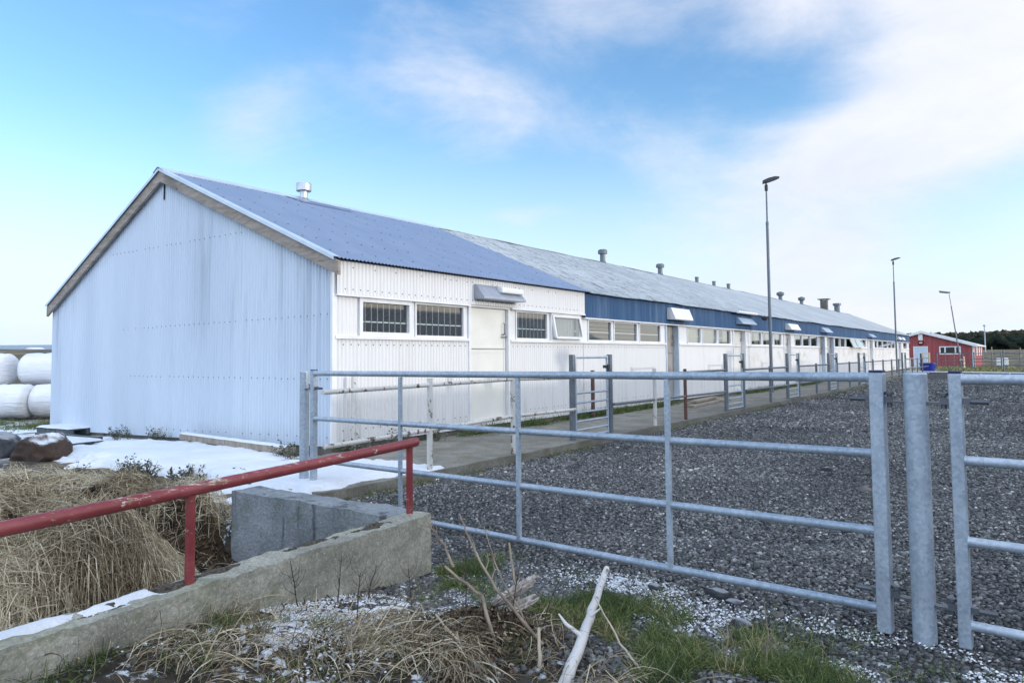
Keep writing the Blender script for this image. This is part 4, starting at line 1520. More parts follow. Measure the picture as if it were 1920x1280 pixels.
panel_fence('four-rail steel fence in front of the red building', (-6.75, 76, 0), (-3.9, 73.0, 0), 5, (1.45, 0.98, 0.72, 0.42))
panel_fence('steel fence past the red corner, before the white tank', (-3.75, 72.8, 0), (-1.75, 69.5, 0), 4, (1.4, 0.95, 0.7, 0.4))
panel_fence('steel fence with tall end post at the right edge', (-1.55, 66.5, 0), (2.6, 62.0, 0), 5, (1.4, 0.95, 0.5), 1.65)
panel_fence('pale two-rail fence between the barn end and the blue tub', (-8.1, 66.0, 0), (-7.0, 66.4, 0), 4, (1.05, 0.35), 1.1, 'bars')
yg = empty('ladder_panel', (-6.8, 66.4, 0), 'cream ladder-shaped panel behind the blue tub', 'panel')
ym = plain('cream_panel_paint', (0.62, 0.50, 0.33), 0.6)
for x in (-6.86, -6.42):
    MB().box(x - 0.05, 66.35, 0.0, x + 0.05, 66.45, 1.5).build('stile', ym, yg)
for z in (0.3, 0.7, 1.1, 1.45):
    MB().box(-6.81, 66.37, z - 0.035, -6.47, 66.43, z + 0.035).build('rung', ym, yg)
tag(MB().tube([(-7.0, 66.3, 0), (-7.0, 66.3, 1.45)], 0.06, 10).build('dark_post', MT['dark']), 'dark square-topped post left of the cream ladder panel', 'post')
tub = empty('tub', (-6.15, 62.3, 0), 'bright blue plastic tub at the far end of the gravel', 'tub')
bl = plain('blue_plastic', (0.012, 0.035, 0.30), 0.4, var=0.08)
MB().lathe((-6.15, 62.3, 0.0), [(0.0, 0.02), (0.42, 0.0), (0.55, 0.72), (0.50, 0.72), (0.40, 0.06), (0.0, 0.05)], 24).build('shell', bl, tub)
MB().lathe((-6.15, 62.3, 0.0), [(0.545, 0.66), (0.585, 0.67), (0.585, 0.735), (0.50, 0.735)], 24).build('rim', bl, tub)
mb = MB().tube([(-7.6, 60.9, 0.12), (0.6, 57.5, 0.12)], 0.045, 8)
for q in range(6):
    t = q / 5.0
    mb.tube([(-7.6 + 8.2 * t, 60.9 - 3.4 * t, -0.1), (-7.6 + 8.2 * t, 60.9 - 3.4 * t, 0.12)], 0.03, 8)
tag(mb.build('low_rail', MT['bars']), 'low white rail crossing the far gravel', 'rail')
sp = empty('standpipe', (-4.75, 77.0, 0), 'cream standpipe with a side arm before the red wall', 'standpipe')
MB().tube([(-4.75, 77, -0.1), (-4.75, 77, 1.05), (-4.78, 77, 1.12)], [0.1, 0.075, 0.05], 12).build('pipe', ym, sp)
MB().tube([(-4.75, 77, 0.82), (-5.0, 77, 0.86), (-5.05, 77, 0.78)], 0.05, 10).build('arm', ym, sp)
wt = empty('water_tank', (-1.95, 80.0, 0), 'white box-shaped water tank behind the steel fence', 'tank')
MB().box(-2.4, 79.5, 0.25, -1.5, 80.5, 0.95).build('body', MT['hood_white'], wt, 0.06)
mb = MB()
for x in (-2.3, -1.6):
    mb.box(x - 0.05, 79.55, 0.0, x + 0.05, 80.45, 0.25)
mb.build('skid', MT['galv_old'], wt)
for i, (x, y, lb) in enumerate(((-5.1, 150, 'pale marker post in the field beside the red building'), (-1.0, 140, 'pale marker post in the field near the right edge'))):
    zg = float(ground_h(x, y))
    tag(MB().tube([(x, y, zg - 0.2), (x, y, zg + 1.5)], [0.10, 0.08], 8).build('marker_post', MT['plank']), lb, 'post')

# ------------------------------------------------------------------ barn on the near side of the yard (outside the frame; shades the yard, shows in the windows)
nbarn = empty('neighbour_barn', (14, 10, 0), 'second long barn across the yard, seen only as a reflection and by its shadow', 'barn')
nx0, nx1, nya, nyb = 14.0, 24.0, -26.0, 58.0
NRZ = 4.85
mb = MB()
corr(mb, (nx0, nya, 0), (0, 1, 0), (-1, 0, 0), nyb - nya, 0, 2.7, 0.2, 0.012, 4)
corr(mb, (nx1, nya, 0), (0, 1, 0), (1, 0, 0), nyb - nya, 0, 2.7, 0.2, 0.012, 4)
for y in (nya, nyb):
    corr(mb, (nx0, y, 0), (1, 0, 0), (0, 1, 0), 10.0, 0, lambda s_: NRZ - 0.04 - abs(s_ - 5) * (NRZ - 2.7) / 5, 0.2, 0.012, 4)
mb.build('wall', MT['gable'], nbarn)
mb = MB()
for xa in (nx0 - 0.25, nx1 + 0.25):
    zb_ = NRZ - 5.25 * (NRZ - 2.7) / 5
    mb.add([(19.0, nya - 0.2, NRZ), (xa, nya - 0.2, zb_), (xa, nyb + 0.2, zb_), (19.0, nyb + 0.2, NRZ)], [(0, 1, 2, 3)])
nroof = mb.build('roof', MT['roof_old'], nbarn)
for y in (-10, 5, 20, 31, 45):
    MB().lathe((18.9, y, NRZ - 0.1), [(0.15, 0), (0.15, 0.5), (0.3, 0.5), (0.3, 0.72), (0, 0.75)], 14).build('roof_vent', MT['galv_old'], nroof)
for y in (-14, 0, 14, 28, 42):
    w_ = MB().box(nx0 - 0.03, y, 0.1, nx0 + 0.02, y + 1.2, 2.2).build('door', MT['greydoor'], nbarn)
    for q in (3.0, 5.0, 7.0):
        f_ = MB().box(nx0 - 0.04, y + q, 1.5, nx0 + 0.02, y + q + 1.5, 2.1).build('window', MT['trim'], nbarn)
        MB().box(nx0 - 0.046, y + q + 0.06, 1.56, nx0 - 0.04, y + q + 1.44, 2.04).build('pane', MT['dark'], f_)

# ------------------------------------------------------------------ left side: bales, pallets, boulders, beam, distant farm
k = Mat('white_bale_wrap', 0.32)
_n = k.noise(1.0, (1.5, 1.5, 9.0), 5, 0.6, 0.6, lo=0.3, hi=0.7)
k.color(k.mix(_n, (0.72, 0.735, 0.76), (0.82, 0.82, 0.82)))
k.bump(_n, 0.45, 0.04)
MT['bale'] = k.m


def bale(c, rad, ln, ax, seed, label):
    c, ax = Vector(c), Vector(ax).normalized()
    up = Vector((0, 0, 1))
    s_ = ax.cross(up).normalized()
    prof = [(-ln / 2 + 0.02, 0.0), (-ln / 2, rad * 0.3), (-ln / 2, rad * 0.6), (-ln / 2 + 0.02, rad * 0.88), (-ln / 2 + 0.09, rad * 0.985)]
    prof += [(-ln / 2 + 0.25 + (ln - 0.5) * q / 10, rad) for q in range(11)]
    prof += [(ln / 2 - 0.09, rad * 0.985), (ln / 2 - 0.02, rad * 0.88), (ln / 2, rad * 0.6), (ln / 2, rad * 0.3), (ln / 2 - 0.02, 0.0)]
    n = 40
    P = []
    for t, r_ in prof:
        row = []
        for q in range(n + 1):
            an = 2 * math.pi * (q % n) / n
            d = s_ * math.cos(an) + up * math.sin(an)
            nz_ = mnoise.noise(Vector((seed * 3.1 + t * 1.2, math.cos(an) * 1.3, math.sin(an) * 1.3)))
            fold = 0.03 * mnoise.noise(Vector((seed + t * 9, math.cos(an) * 1.5, math.sin(an) * 1.5)))
            rr = r_ * (1 + 0.035 * nz_) + (fold if r_ > 0 else 0)
            v = d * rr
            v.z *= 0.94
            if v.z < 0:
                v.z = max(v.z, -rad * 0.90)
            row.append(tuple(c + ax * t + v))
        P.append(row)
    o_ = MB().grid(P).build('bale', MT['bale'])
    return tag(o_, label, 'bale', 'white wrapped bales')


bax = (0.80, 0.60, 0)
bz = -0.42
bale((-28.05, 10.15, bz + 0.56), 0.61, 1.75, bax, 1, 'white wrapped bale in front on the ground, its end facing the barn')
bale((-28.05 - 1.5, 10.15 - 1.1, bz + 0.56), 0.61, 1.7, bax, 2, 'white wrapped bale on the ground, cut by the left picture edge')
bale((-27.0, 11.3, bz + 0.56), 0.60, 1.3, bax, 3, 'white wrapped bale on the ground, mostly hidden behind the front one')
bale((-28.1, 11.55, bz + 1.62), 0.60, 1.7, bax, 4, 'white wrapped bale on top of the stack, next to the barn corner')
bale((-29.35, 10.15, bz + 1.62), 0.60, 1.45, bax, 5, 'white wrapped bale on top of the stack at the left picture edge')


def pallet(c, rot, label):
    g = empty('pallet', c, label, 'pallet', 'pallets by the barn corner')
    for i in range(7):
        x = -0.55 + i * 0.1833
        MB().box(c[0] + x - 0.065, c[1] - 0.4, c[2] + 0.12, c[0] + x + 0.065, c[1] + 0.4, c[2] + 0.145).build('deck_board', MT['pallet'], g)
    for y in (-0.35, 0.0, 0.35):
        MB().box(c[0] - 0.615, c[1] + y - 0.05, c[2] + 0.022, c[0] + 0.615, c[1] + y + 0.05, c[2] + 0.118).build('bearer', MT['pallet'], g)
    xs, ys = np.arange(-0.63, 0.64, 0.03), np.arange(-0.42, 0.425, 0.03)
    A, B = np.meshgrid(xs, ys, indexing='ij')
    e = np.minimum(0.63 - np.abs(A), 0.42 - np.abs(B))
    Z = 0.146 + 0.035 * sstep(e, 0.0, 0.07) + 0.012 * (vnoise(A + c[0], B + c[1], 51, 4, 3) - 0.5)
    sn = MB().grid(np.stack([A + c[0], B + c[1], Z + c[2]], -1)).build('snow_cover', MT['snow'], g)
    g.rotation_euler = (0, 0, rot)
    return g


pallet((-13.6, 5.75, -0.02), R(6), 'snow-topped pallet lying behind the brown boulder')
pallet((-16.3, 7.15, -0.02), R(4), 'dark pallet with snow at the barn back corner')
pb = MB()
tag(pb.bar((-15.9, 6.35, 0.05), (-13.9, 6.55, 0.05), 0.14, 0.10).build('plank', MT['pallet']), 'snowy dark board between the two pallets', 'plank')


def boulder(c, s_, seed, mat, label, name='boulder', group=None, cat='boulder', sub=3, rough_=0.33):
    import bmesh
    bm = bmesh.new()
    bmesh.ops.create_icosphere(bm, subdivisions=sub if name == 'stone' else 5, radius=1)
    rr = np.random.default_rng(seed)
    planes = [(Vector(rr.normal(size=3)).normalized(), rr.uniform(0.55, 0.9)) for _ in range(9)]
    for v in bm.verts:
        p = v.co.normalized()
        k_ = 1.0
        for n_, d in planes:
            dt = p.dot(n_)
            if dt > 1e-3:
                k_ = min(k_, d / dt)
        k_ += rough_ * 0.18 * mnoise.noise(p * 3 + Vector((seed, 0, 0)))
        v.co = Vector((p.x * k_ * s_[0], p.y * k_ * s_[1], p.z * k_ * s_[2])) + Vector(c)
    me = bpy.data.meshes.new(name)
    bm.to_mesh(me)
    bm.free()
    for p in me.polygons:
        p.use_smooth = sub == 3 and name == 'stone'
    o_ = bpy.data.objects.new(name, me)
    COL.objects.link(o_)
    me.materials.append(mat)
    return tag(o_, label, cat, group)


def m_rock(name, a, b, snow=0.0):
    k = Mat(name, 0.85)
    n = k.noise(4.0, detail=7, rough=0.7, lo=0.3, hi=0.7)
    c = k.mix(n, a, b)
    if snow:
        g = k.N.new('ShaderNodeNewGeometry')
        sp_ = k.N.new('ShaderNodeSeparateXYZ')
        k.L.new(g.outputs['Normal'], sp_.inputs[0])
        f = k.math('MULTIPLY', k.ramp(sp_.outputs[2], 0.66, 0.9), k.noise(6.0, detail=5, lo=0.35, hi=0.5))
        c = k.mix(k.math('MULTIPLY', f, snow), c, (0.8, 0.84, 0.88))
    k.color(c)
    k.bump(n, 0.6, 0.02)
    return k.m


rk_b = m_rock('brown_rock', (0.028, 0.018, 0.013), (0.085, 0.05, 0.035), 0.85)
rk_d = m_rock('dark_rock', (0.02, 0.021, 0.024), (0.06, 0.063, 0.07), 0.3)
boulder((-12.5, 5.0, 0.12), (0.62, 0.42, 0.34), 4, rk_b, 'rust-brown boulder with a snowy slanting top by the pallets')
boulder((-13.5, 4.75, 0.08), (0.55, 0.45, 0.30), 9, rk_d, 'dark grey boulder left of the brown boulder')
boulder((-14.5, 4.55, 0.02), (0.55, 0.45, 0.26), 15, rk_d, 'low dark boulder at the left picture edge')

bm_ = empty('timber_beam', (-10.2, 6.85, 0.1), 'long timber beam with snow on top lying against the gable', 'beam')
MB().bar((-11.75, 6.92, 0.20), (-8.75, 6.80, 0.17), 0.16, 0.10).build('beam', MT['plank'], bm_, 0.006)
xs, ys = np.linspace(-11.72, -8.78, 100), np.linspace(-0.085, 0.085, 8)
A, B = np.meshgrid(xs, ys, indexing='ij')
Z = 0.247 - (A + 11.75) * 0.01 + 0.022 * sstep(0.085 - np.abs(B), 0, 0.04) + 0.01 * (vnoise(A, B, 61, 3, 4) - 0.5)
MB().grid(np.stack([A, 6.92 + (A + 11.75) / 3.0 * -0.12 + B, Z], -1)).build('snow_cover', MT['snow'], bm_)

fb = empty('farm_shed', (-124, 46, 3), 'distant long shed with grey roof behind the bales', 'shed')
fd = Vector((6.4, 4.5, 0)).normalized()
fn = Vector((fd.y, -fd.x, 0))
fc = Vector((-124.5, 47.0, 0))
for nm, z0, z1, dp, mt in (('wall', 1.2, 2.95, 0.0, 'hood_white'),):
    a, b = fc - fd * 14, fc + fd * 14
    MB().add([tuple(a + Vector((0, 0, z0))), tuple(b + Vector((0, 0, z0))), tuple(b + Vector((0, 0, z1))), tuple(a + Vector((0, 0, z1)))], [(0, 1, 2, 3)]).build(nm, MT[mt], fb)
a, b = fc - fd * 14.3 + fn * 0.4, fc + fd * 14.3 + fn * 0.4
e, f_ = a - fn * 5.4, b - fn * 5.4
g_, h_ = a - fn * 10.6, b - fn * 10.6
mb = MB().add([tuple(a + Vector((0, 0, 2.9))), tuple(b + Vector((0, 0, 2.9))), tuple(f_ + Vector((0, 0, 4.0))), tuple(e + Vector((0, 0, 4.0))), tuple(h_ + Vector((0, 0, 2.9))), tuple(g_ + Vector((0, 0, 2.9)))],
              [(0, 1, 2, 3), (3, 2, 4, 5)])
rf_ = mb.build('roof', plain('far_grey_roof', (0.25, 0.30, 0.36), 0.6), fb)
p = Vector((-120.0, 46.3, 2.85))
MB().add([tuple(p - fd * 1.3), tuple(p + fd * 1.3), tuple(p + Vector((0, 0, 0.62))), tuple(p - fd * 1.3 - fn * 3), tuple(p + fd * 1.3 - fn * 3), tuple(p + Vector((0, 0, 0.62)) - fn * 3)],
         [(0, 1, 2), (0, 2, 5, 3), (1, 4, 5, 2), (3, 5, 4)]).build('dormer', MT['trim'], rf_)

# ------------------------------------------------------------------ heap of hay and muck in the pit
BUMPS = [  # x, y, rx, ry, height
    (-4.78, 2.28, 0.62, 0.50, 0.72), (-5.3, 1.3, 0.8, 0.7, 0.52), (-4.4, 1.8, 0.4, 0.5, 0.34), (-4.3, 1.1, 0.4, 0.7, 0.40),
    (-8.1, 3.1, 0.85, 0.65, 0.55), (-7.2, 3.62, 0.75, 0.34, 0.54), (-9.6, 3.0, 0.9, 0.7, 0.42), (-6.45, 3.98, 0.5, 0.26, 0.50), (-7.6, 2.2, 1.2, 0.6, 0.36),
    (-11.0, 3.2, 1.0, 0.8, 0.30), (-6.0, 2.6, 0.6, 0.5, 0.20)]


def heap_h(x, y):
    z = np.full(np.broadcast(x, y).shape, -0.30)
    for bx, by, rx, ry, h in BUMPS:
        z = z + h * np.exp(-(((x - bx) / rx) ** 2 + ((y - by) / ry) ** 2))
    z = z + 0.24 * (vnoise(x, y, 71, 4, 2.0) - 0.5) + 0.07 * (vnoise(x, y, 73, 3, 6.0) - 0.5)
    z = np.minimum(z, np.where(x > -4.05, 0.30 - (x + 4.05) * 0.2, 9))
    return z


def heap_hay(x, y):
    """how much loose hay covers the muck at a spot"""
    w = np.zeros(np.broadcast(x, y).shape)
    for bx, by, rx, ry, h in BUMPS[:10]:
        ryv = np.where(y < by, ry * (0.5 if by > 3.3 else 0.9), ry * 0.98)
        w = np.maximum(w, np.exp(-(((x - bx) / (rx * 0.98)) ** 2 + ((y - by) / ryv) ** 2)))
    w = w * (1 - np.clip(1.3 - ((x + 5.3) / 1.15) ** 2 - ((y - 3.42) / 0.46) ** 2, 0, 1))
    return w + 0.25 * (vnoise(x, y, 77, 3, 3.0) - 0.5)


k = Mat('dark_muck', 0.95, 0, 0.2)
n1, n2 = k.noise(14.0, detail=8, rough=0.7, lo=0.3, hi=0.7), k.noise(3.0, detail=5, lo=0.4, hi=0.7)
c_ = k.mix(n1, (0.012, 0.008, 0.005), (0.075, 0.045, 0.024))
c_ = k.mix(k.math('MULTIPLY', n2, 0.5), c_, (0.075, 0.045, 0.02))
k.color(c_)
k.bump(n1, 0.9, 0.03)
MUCK = k.m
k = Mat('matted_hay', 0.9, 0, 0.2)
n1 = k.noise(30.0, (1, 1, 1), 6, 0.7, 1.5, lo=0.3, hi=0.7)
k.color(k.mix(n1, (0.07, 0.05, 0.028), (0.28, 0.215, 0.125)))
k.bump(n1, 0.8, 0.02)
HAYB = k.m
hx, hy = np.arange(-12.5, -3.80, 0.045), np.arange(-0.4, 4.55, 0.045)
HX, HY = np.meshgrid(hx, hy, indexing='ij')
HZ = heap_h(HX, HY) + 0.05 * (vnoise(HX, HY, 79, 4, 9.0) - 0.5)
inpit = (HX < -5.62) | (HY < 3.84)
HZ = np.where(inpit, HZ, -0.6)
HZ = np.where((HY > 3.9) & (HX < -5.62), HZ - 0.45 * sstep(HY, 3.85, 4.5), HZ)
n0, n1_ = HX.shape
i_ = np.arange(n0 * n1_).reshape(n0, n1_)
HF = np.stack([i_[:-1, :-1], i_[1:, :-1], i_[1:, 1:], i_[:-1, 1:]], -1)
km = inpit[:-1, :-1]
hayq = heap_hay(HX, HY)[:-1, :-1] > 0.40
HV = np.stack([HX, HY, HZ], -1).reshape(-1, 3)
tag(np_mesh('muck_heap', HV, HF[km & ~hayq], MUCK, True), 'dark brown muck in the concrete pit', kind='stuff')
tag(np_mesh('matted_hay', HV, HF[km & hayq], HAYB, True), 'matted old hay mounds in the pit', kind='stuff')


def ribbons(name, roots, dirs, lens, width, segs, droop, tones, mat, surf=None, lift=0.0, curl=0.5, lab=None, rng=RNG, taper=0.75):
    """thin curved strips: grass blades or hay strands"""
    n = len(roots)
    P = np.zeros((n, segs + 1, 3))
    P[:, 0] = roots
    d = dirs / np.linalg.norm(dirs, axis=1, keepdims=True)
    step = (lens / segs)[:, None]
    side0 = rng.normal(size=(n, 3))
    turn = rng.normal(size=(n, 1)) * curl
    for s_ in range(segs):
        axis = np.cross(d, side0)
        axis /= np.linalg.norm(axis, axis=1, keepdims=True) + 1e-9
        d = d + axis * turn / segs + np.array([0, 0, -1.0]) * np.asarray(droop)[:, None] / segs
        d /= np.linalg.norm(d, axis=1, keepdims=True) + 1e-9
        P[:, s_ + 1] = P[:, s_] + d * step
        if surf is not None:
            zz = surf(P[:, s_ + 1, 0], P[:, s_ + 1, 1])
            P[:, s_ + 1, 2] = np.maximum(P[:, s_ + 1, 2], zz + lift)
            far = P[:, s_ + 1, 2] - zz > 0.16
            P[far, s_ + 1, 2] = zz[far] + 0.16 * rng.random(far.sum())
    T = np.gradient(P, axis=1)
    sd = np.cross(T, rng.normal(size=(n, 1, 3)))
    sd /= np.linalg.norm(sd, axis=2, keepdims=True) + 1e-9
    w = (width[:, None] * (1 - taper * np.linspace(0, 1, segs + 1)[None] ** 1.5))[:, :, None] * 0.5
    V = np.stack([P - sd * w, P + sd * w], 2)          # n, segs+1, 2, 3
    base = (np.arange(n) * (segs + 1) * 2)[:, None] + (np.arange(segs) * 2)[None]
    F = np.stack([base, base + 1, base + 3, base + 2], -1).reshape(-1, 4)
    tone = np.repeat(tones, (segs + 1) * 2)
    o_ = np_mesh(name, V.reshape(-1, 3), F, mat, False, tone)
    return tag(o_, lab, kind='stuff')


HAYM = m_tone('dry_hay', [(0, (0.10, 0.075, 0.045)), (0.25, (0.31, 0.25, 0.16)), (0.6, (0.56, 0.485, 0.335)), (1, (0.76, 0.70, 0.55))], 0.7, 0.3)
GRASSM = m_tone('green_grass', [(0, (0.03, 0.05, 0.016)), (0.5, (0.085, 0.13, 0.035)), (0.8, (0.16, 0.19, 0.06)), (1, (0.36, 0.31, 0.17))], 0.6, 0.3)


def scatter(n, x0, x1, y0, y1, wf):
    out = []
    tot = 0
    while tot < n:
        x, y = RNG.uniform(x0, x1, 40000), RNG.uniform(y0, y1, 40000)
        kk = RNG.random(40000) < wf(x, y)
        out.append(np.stack([x[kk], y[kk]], 1))
        tot += kk.sum()
        if len(out) > 60:
            break
    return np.concatenate(out)[:n]


def hay_w(x, y):
    ok = ((x < -5.65) | (y < 3.82)) & (x < -3.9) & (y < 4.2)
    hollow = 1 - np.clip(1.3 - ((x + 5.3) / 1.15) ** 2 - ((y - 3.42) / 0.46) ** 2, 0, 1)
    return np.where(ok, np.clip((heap_hay(x, y) - 0.33) * 4, 0.02, 1) * np.clip(hollow, 0.02, 1), 0)


for reg, num, ln in (((-6.6, -3.9, 0.2, 3.8), 19000, 0.42), ((-12.0, -5.7, 1.5, 4.2), 20000, 0.30)):
    q = scatter(num, *reg, hay_w)
    e_ = 0.03
    gxx = (heap_h(q[:, 0] + e_, q[:, 1]) - heap_h(q[:, 0] - e_, q[:, 1])) / (2 * e_)
    gyy = (heap_h(q[:, 0], q[:, 1] + e_) - heap_h(q[:, 0], q[:, 1] - e_)) / (2 * e_)
    down = np.stack([-gxx, -gyy], 1)
    # combed in swirling locks: a slow direction field plus the fall line
    th = vnoise(q[:, 0], q[:, 1], 81, 3, 0.9) * 2 * np.pi * 1.6 + RNG.normal(size=len(q)) * 0.5
    dr = np.stack([np.cos(th), np.sin(th)], 1) * 0.8 + down * 0.6 + RNG.normal(size=(len(q), 2)) * 0.38
    wild = RNG.random(len(q)) < 0.5
    an_ = RNG.uniform(0, 2 * np.pi, len(q))
    dr[wild] = np.stack([np.cos(an_), np.sin(an_)], 1)[wild]
    z = heap_h(q[:, 0], q[:, 1]) + RNG.random(len(q)) * 0.05
    dirs = np.concatenate([dr, RNG.normal(size=(len(q), 1)) * 0.2 + 0.15 + 0.6 * (wild * RNG.random(len(q)) ** 2)[:, None]], 1)
    tn = np.clip(0.45 + 0.9 * (vnoise(q[:, 0], q[:, 1], 83, 3, 2.5) - 0.5) + RNG.normal(size=len(q)) * 0.26, 0, 1)
    ribbons('loose_hay', np.concatenate([q, z[:, None]], 1), dirs, RNG.uniform(0.35, 1.15, len(q)) * ln * 0.85,
            RNG.uniform(0.0022, 0.0048, len(q)), 6, np.full(len(q), 0.35), tn, HAYM, heap_h, 0.012, 0.9, 'loose dry hay strewn over the pit mounds')
# clods on the muck and snow shreds between the mounds
ICO = None


def ico(sub):
    import bmesh
    bm = bmesh.new()
    bmesh.ops.create_icosphere(bm, subdivisions=sub, radius=1)
    v = np.array([p.co[:] for p in bm.verts])
    bm.verts.ensure_lookup_table()
    f = np.array([[q.index for q in p.verts] for p in bm.faces])
    bm.free()
    return v, f


def stones(name, pos, size, flat, tones, mat, sub, lab, irr=0.28, smooth=True, rng=RNG, sink=0.35):
    bv, bf = ico(sub)
    n = len(pos)
    nv = len(bv)
    shapes = []
    for i in range(24):
        r_ = np.random.default_rng(100 + i)
        pl = r_.normal(size=(7, 3))
        pl /= np.linalg.norm(pl, axis=1, keepdims=True)
        dd = r_.uniform(0.62, 0.95, 7)
        dt = bv @ pl.T
        kk = np.where(dt > 0.05, dd / np.maximum(dt, 0.05), 9).min(1)
        kk = np.minimum(kk, 1.0) + r_.normal(size=nv) * irr * 0.12
        shapes.append(bv * kk[:, None])
    shapes = np.array(shapes)
    S = shapes[rng.integers(0, 24, n)]
    sc = np.stack([size * rng.uniform(0.8, 1.35, n), size * rng.uniform(0.65, 1.0, n), size * flat * rng.uniform(0.7, 1.2, n)], 1)
    S = S * sc[:, None, :]
    # small tilt then spin
    ax, ay, az = rng.normal(size=n) * 0.35, rng.normal(size=n) * 0.35, rng.uniform(0, 2 * np.pi, n)
    def rot(S, a, i, j):
        c, s_ = np.cos(a)[:, None], np.sin(a)[:, None]
        x, y = S[:, :, i].copy(), S[:, :, j].copy()
        S[:, :, i] = c * x - s_ * y
        S[:, :, j] = s_ * x + c * y
    rot(S, ax, 1, 2)
    rot(S, ay, 0, 2)
    rot(S, az, 0, 1)
    p = pos.copy()
    p[:, 2] += size * flat * (0.5 - sink)
    V = (S + p[:, None, :]).reshape(-1, 3)
    F = (bf[None] + (np.arange(n) * nv)[:, None, None]).reshape(-1, 3)
    o_ = np_mesh(name, V, F, mat, smooth, np.repeat(tones, nv))
    return tag(o_, lab, kind='stuff')


def muck_w(x, y):
    ok = ((x < -5.65) | (y < 3.8)) & (x < -3.9)
    return np.where(ok & (heap_hay(x, y) < 0.46), 0.9, 0.0)


q = scatter(5000, -7.5, -3.92, 0.8, 3.8, muck_w)
MUCKC = m_tone('muck_clods', [(0, (0.010, 0.007, 0.005)), (0.55, (0.045, 0.027, 0.015)), (1, (0.12, 0.075, 0.04))], 0.95, 0.2, 18, 0.5)
stones('muck_clods', np.concatenate([q, heap_h(q[:, 0], q[:, 1])[:, None] + 0.005], 1), RNG.uniform(0.008, 0.036, len(q)), 0.75, RNG.random(len(q)), MUCKC, 1, 'brown clods of muck in the pit')
q = scatter(2600, -7.0, -3.95, 1.6, 3.8, muck_w)
ribbons('muck_straw', np.concatenate([q, heap_h(q[:, 0], q[:, 1])[:, None] + 0.015], 1), np.concatenate([RNG.normal(size=(len(q), 2)), RNG.random((len(q), 1)) * 0.3], 1),
        RNG.uniform(0.05, 0.24, len(q)), RNG.uniform(0.002, 0.004, len(q)), 4, np.full(len(q), 0.3), np.clip(RNG.normal(size=len(q)) * 0.25 + 0.25, 0, 1), HAYM, heap_h, 0.01, 0.8, 'bits of straw on the dark muck')
SNOWC = m_tone('snow_crumbs', [(0, (0.72, 0.76, 0.82)), (1, (0.9, 0.91, 0.92))], 0.55, 0.4)


def sn_w(x, y):
    a = np.exp(-(((x + 5.9 + (y - 2.55) * 0.7) / 0.55) ** 2 + ((y - 2.5) / 0.14) ** 2))
    b = np.exp(-(((x + 4.75) / 0.18) ** 2 + ((y - 2.9) / 0.3) ** 2)) * 0.4
    c = np.exp(-(((x + 6.1) / 0.5) ** 2 + ((y - 3.05) / 0.12) ** 2)) * 0.4
    return np.clip(a + b + c, 0, 1) * (vnoise(x, y, 85, 3, 5) > 0.45)


q = scatter(1500, -7.4, -4.2, 1.8, 3.6, sn_w)
stones('snow_crumbs', np.concatenate([q, heap_h(q[:, 0], q[:, 1])[:, None] + 0.02], 1), RNG.uniform(0.010, 0.036, len(q)), 0.5, RNG.random(len(q)), SNOWC, 1, 'shreds of snow between the hay mounds')

# ------------------------------------------------------------------ gravel stones
def cam_px(x, y, z=0.0):
    dx, dy, dz = x, y, z - EYE
    kf = dx * fwd.x + dy * fwd.y + dz * fwd.z
    return 960 + FPX * (dx * cR.x + dy * cR.y + dz * cR.z) / np.maximum(kf, 0.05), kf


PEB = m_tone('pebbles', [(0, (0.013, 0.013, 0.013)), (0.4, (0.066, 0.067, 0.066)), (0.75, (0.17, 0.172, 0.168)), (0.92, (0.34, 0.338, 0.325)), (0.96, (0.26, 0.22, 0.18)), (1, (0.52, 0.52, 0.50))], 0.55, 0.45, 30, 0.25)


def gmask(x, y):
    """yard gravel share at a spot"""
    return sstep(x, -6.02, -5.9) * np.where(x < -3.58, sstep(y, 4.12, 4.2), sstep(y + 0.08 * x + 1.3 * (vnoise(x, y, 91, 4, 1.1) - 0.5), 3.45, 4.3))


def fore(x, y):
    """foreground strip between wall and gate (not yard)"""
    return (x > -3.58) * (1 - gmask(x, y))


def ring(n, d0, d1, wf, marg=260):
    out, tot, it = [], 0, 0
    while tot < n and it < 400:
        it += 1
        dd = np.sqrt(RNG.uniform(d0 ** 2, d1 ** 2, 30000))
        an = RNG.uniform(YAW - R(44), YAW + R(44), 30000)
        x, y = -np.sin(an) * dd, np.cos(an) * dd
        px, kf = cam_px(x, y)
        kk = (px > -marg) & (px < 1920 + marg) & (RNG.random(30000) < wf(x, y))
        out.append(np.stack([x[kk], y[kk]], 1))
        tot += kk.sum()
    q_ = np.concatenate(out)[:n]
    return np.concatenate([q_, ground_h(q_[:, 0], q_[:, 1])[:, None]], 1)


for d0, d1, n, sz, sub in ((3.4, 6.5, 26000, (0.006, 0.021), 1), (6.2, 9.5, 44000, (0.007, 0.021), 1), (9.2, 15.0, 46000, (0.010, 0.026), 1), (14.5, 26, 36000, (0.015, 0.036), 1), (25, 48, 16000, (0.028, 0.055), 1)):
    p_ = ring(n, d0, d1, gmask)
    stones('gravel', p_, RNG.uniform(*sz, len(p_)) * (1 + 0.5 * (RNG.random(len(p_)) > 0.96)), 0.62, np.clip(RNG.beta(1.5, 1.9, len(p_)) * 0.95 + 0.45 * (vnoise(p_[:, 0], p_[:, 1], 131, 4, 0.55) - 0.5) + 0.4 * (RNG.random(len(p_)) > 0.98), 0, 1), PEB, sub, 'dark grey pebbles of the yard')
# looser stones, snow and shell-white crumbs in front of the gate
def strip_w(x, y):
    return fore(x, y) * np.clip(sstep(y - 0.18 * x, 3.3, 4.3) * 1.0 + 0.03, 0, 1)


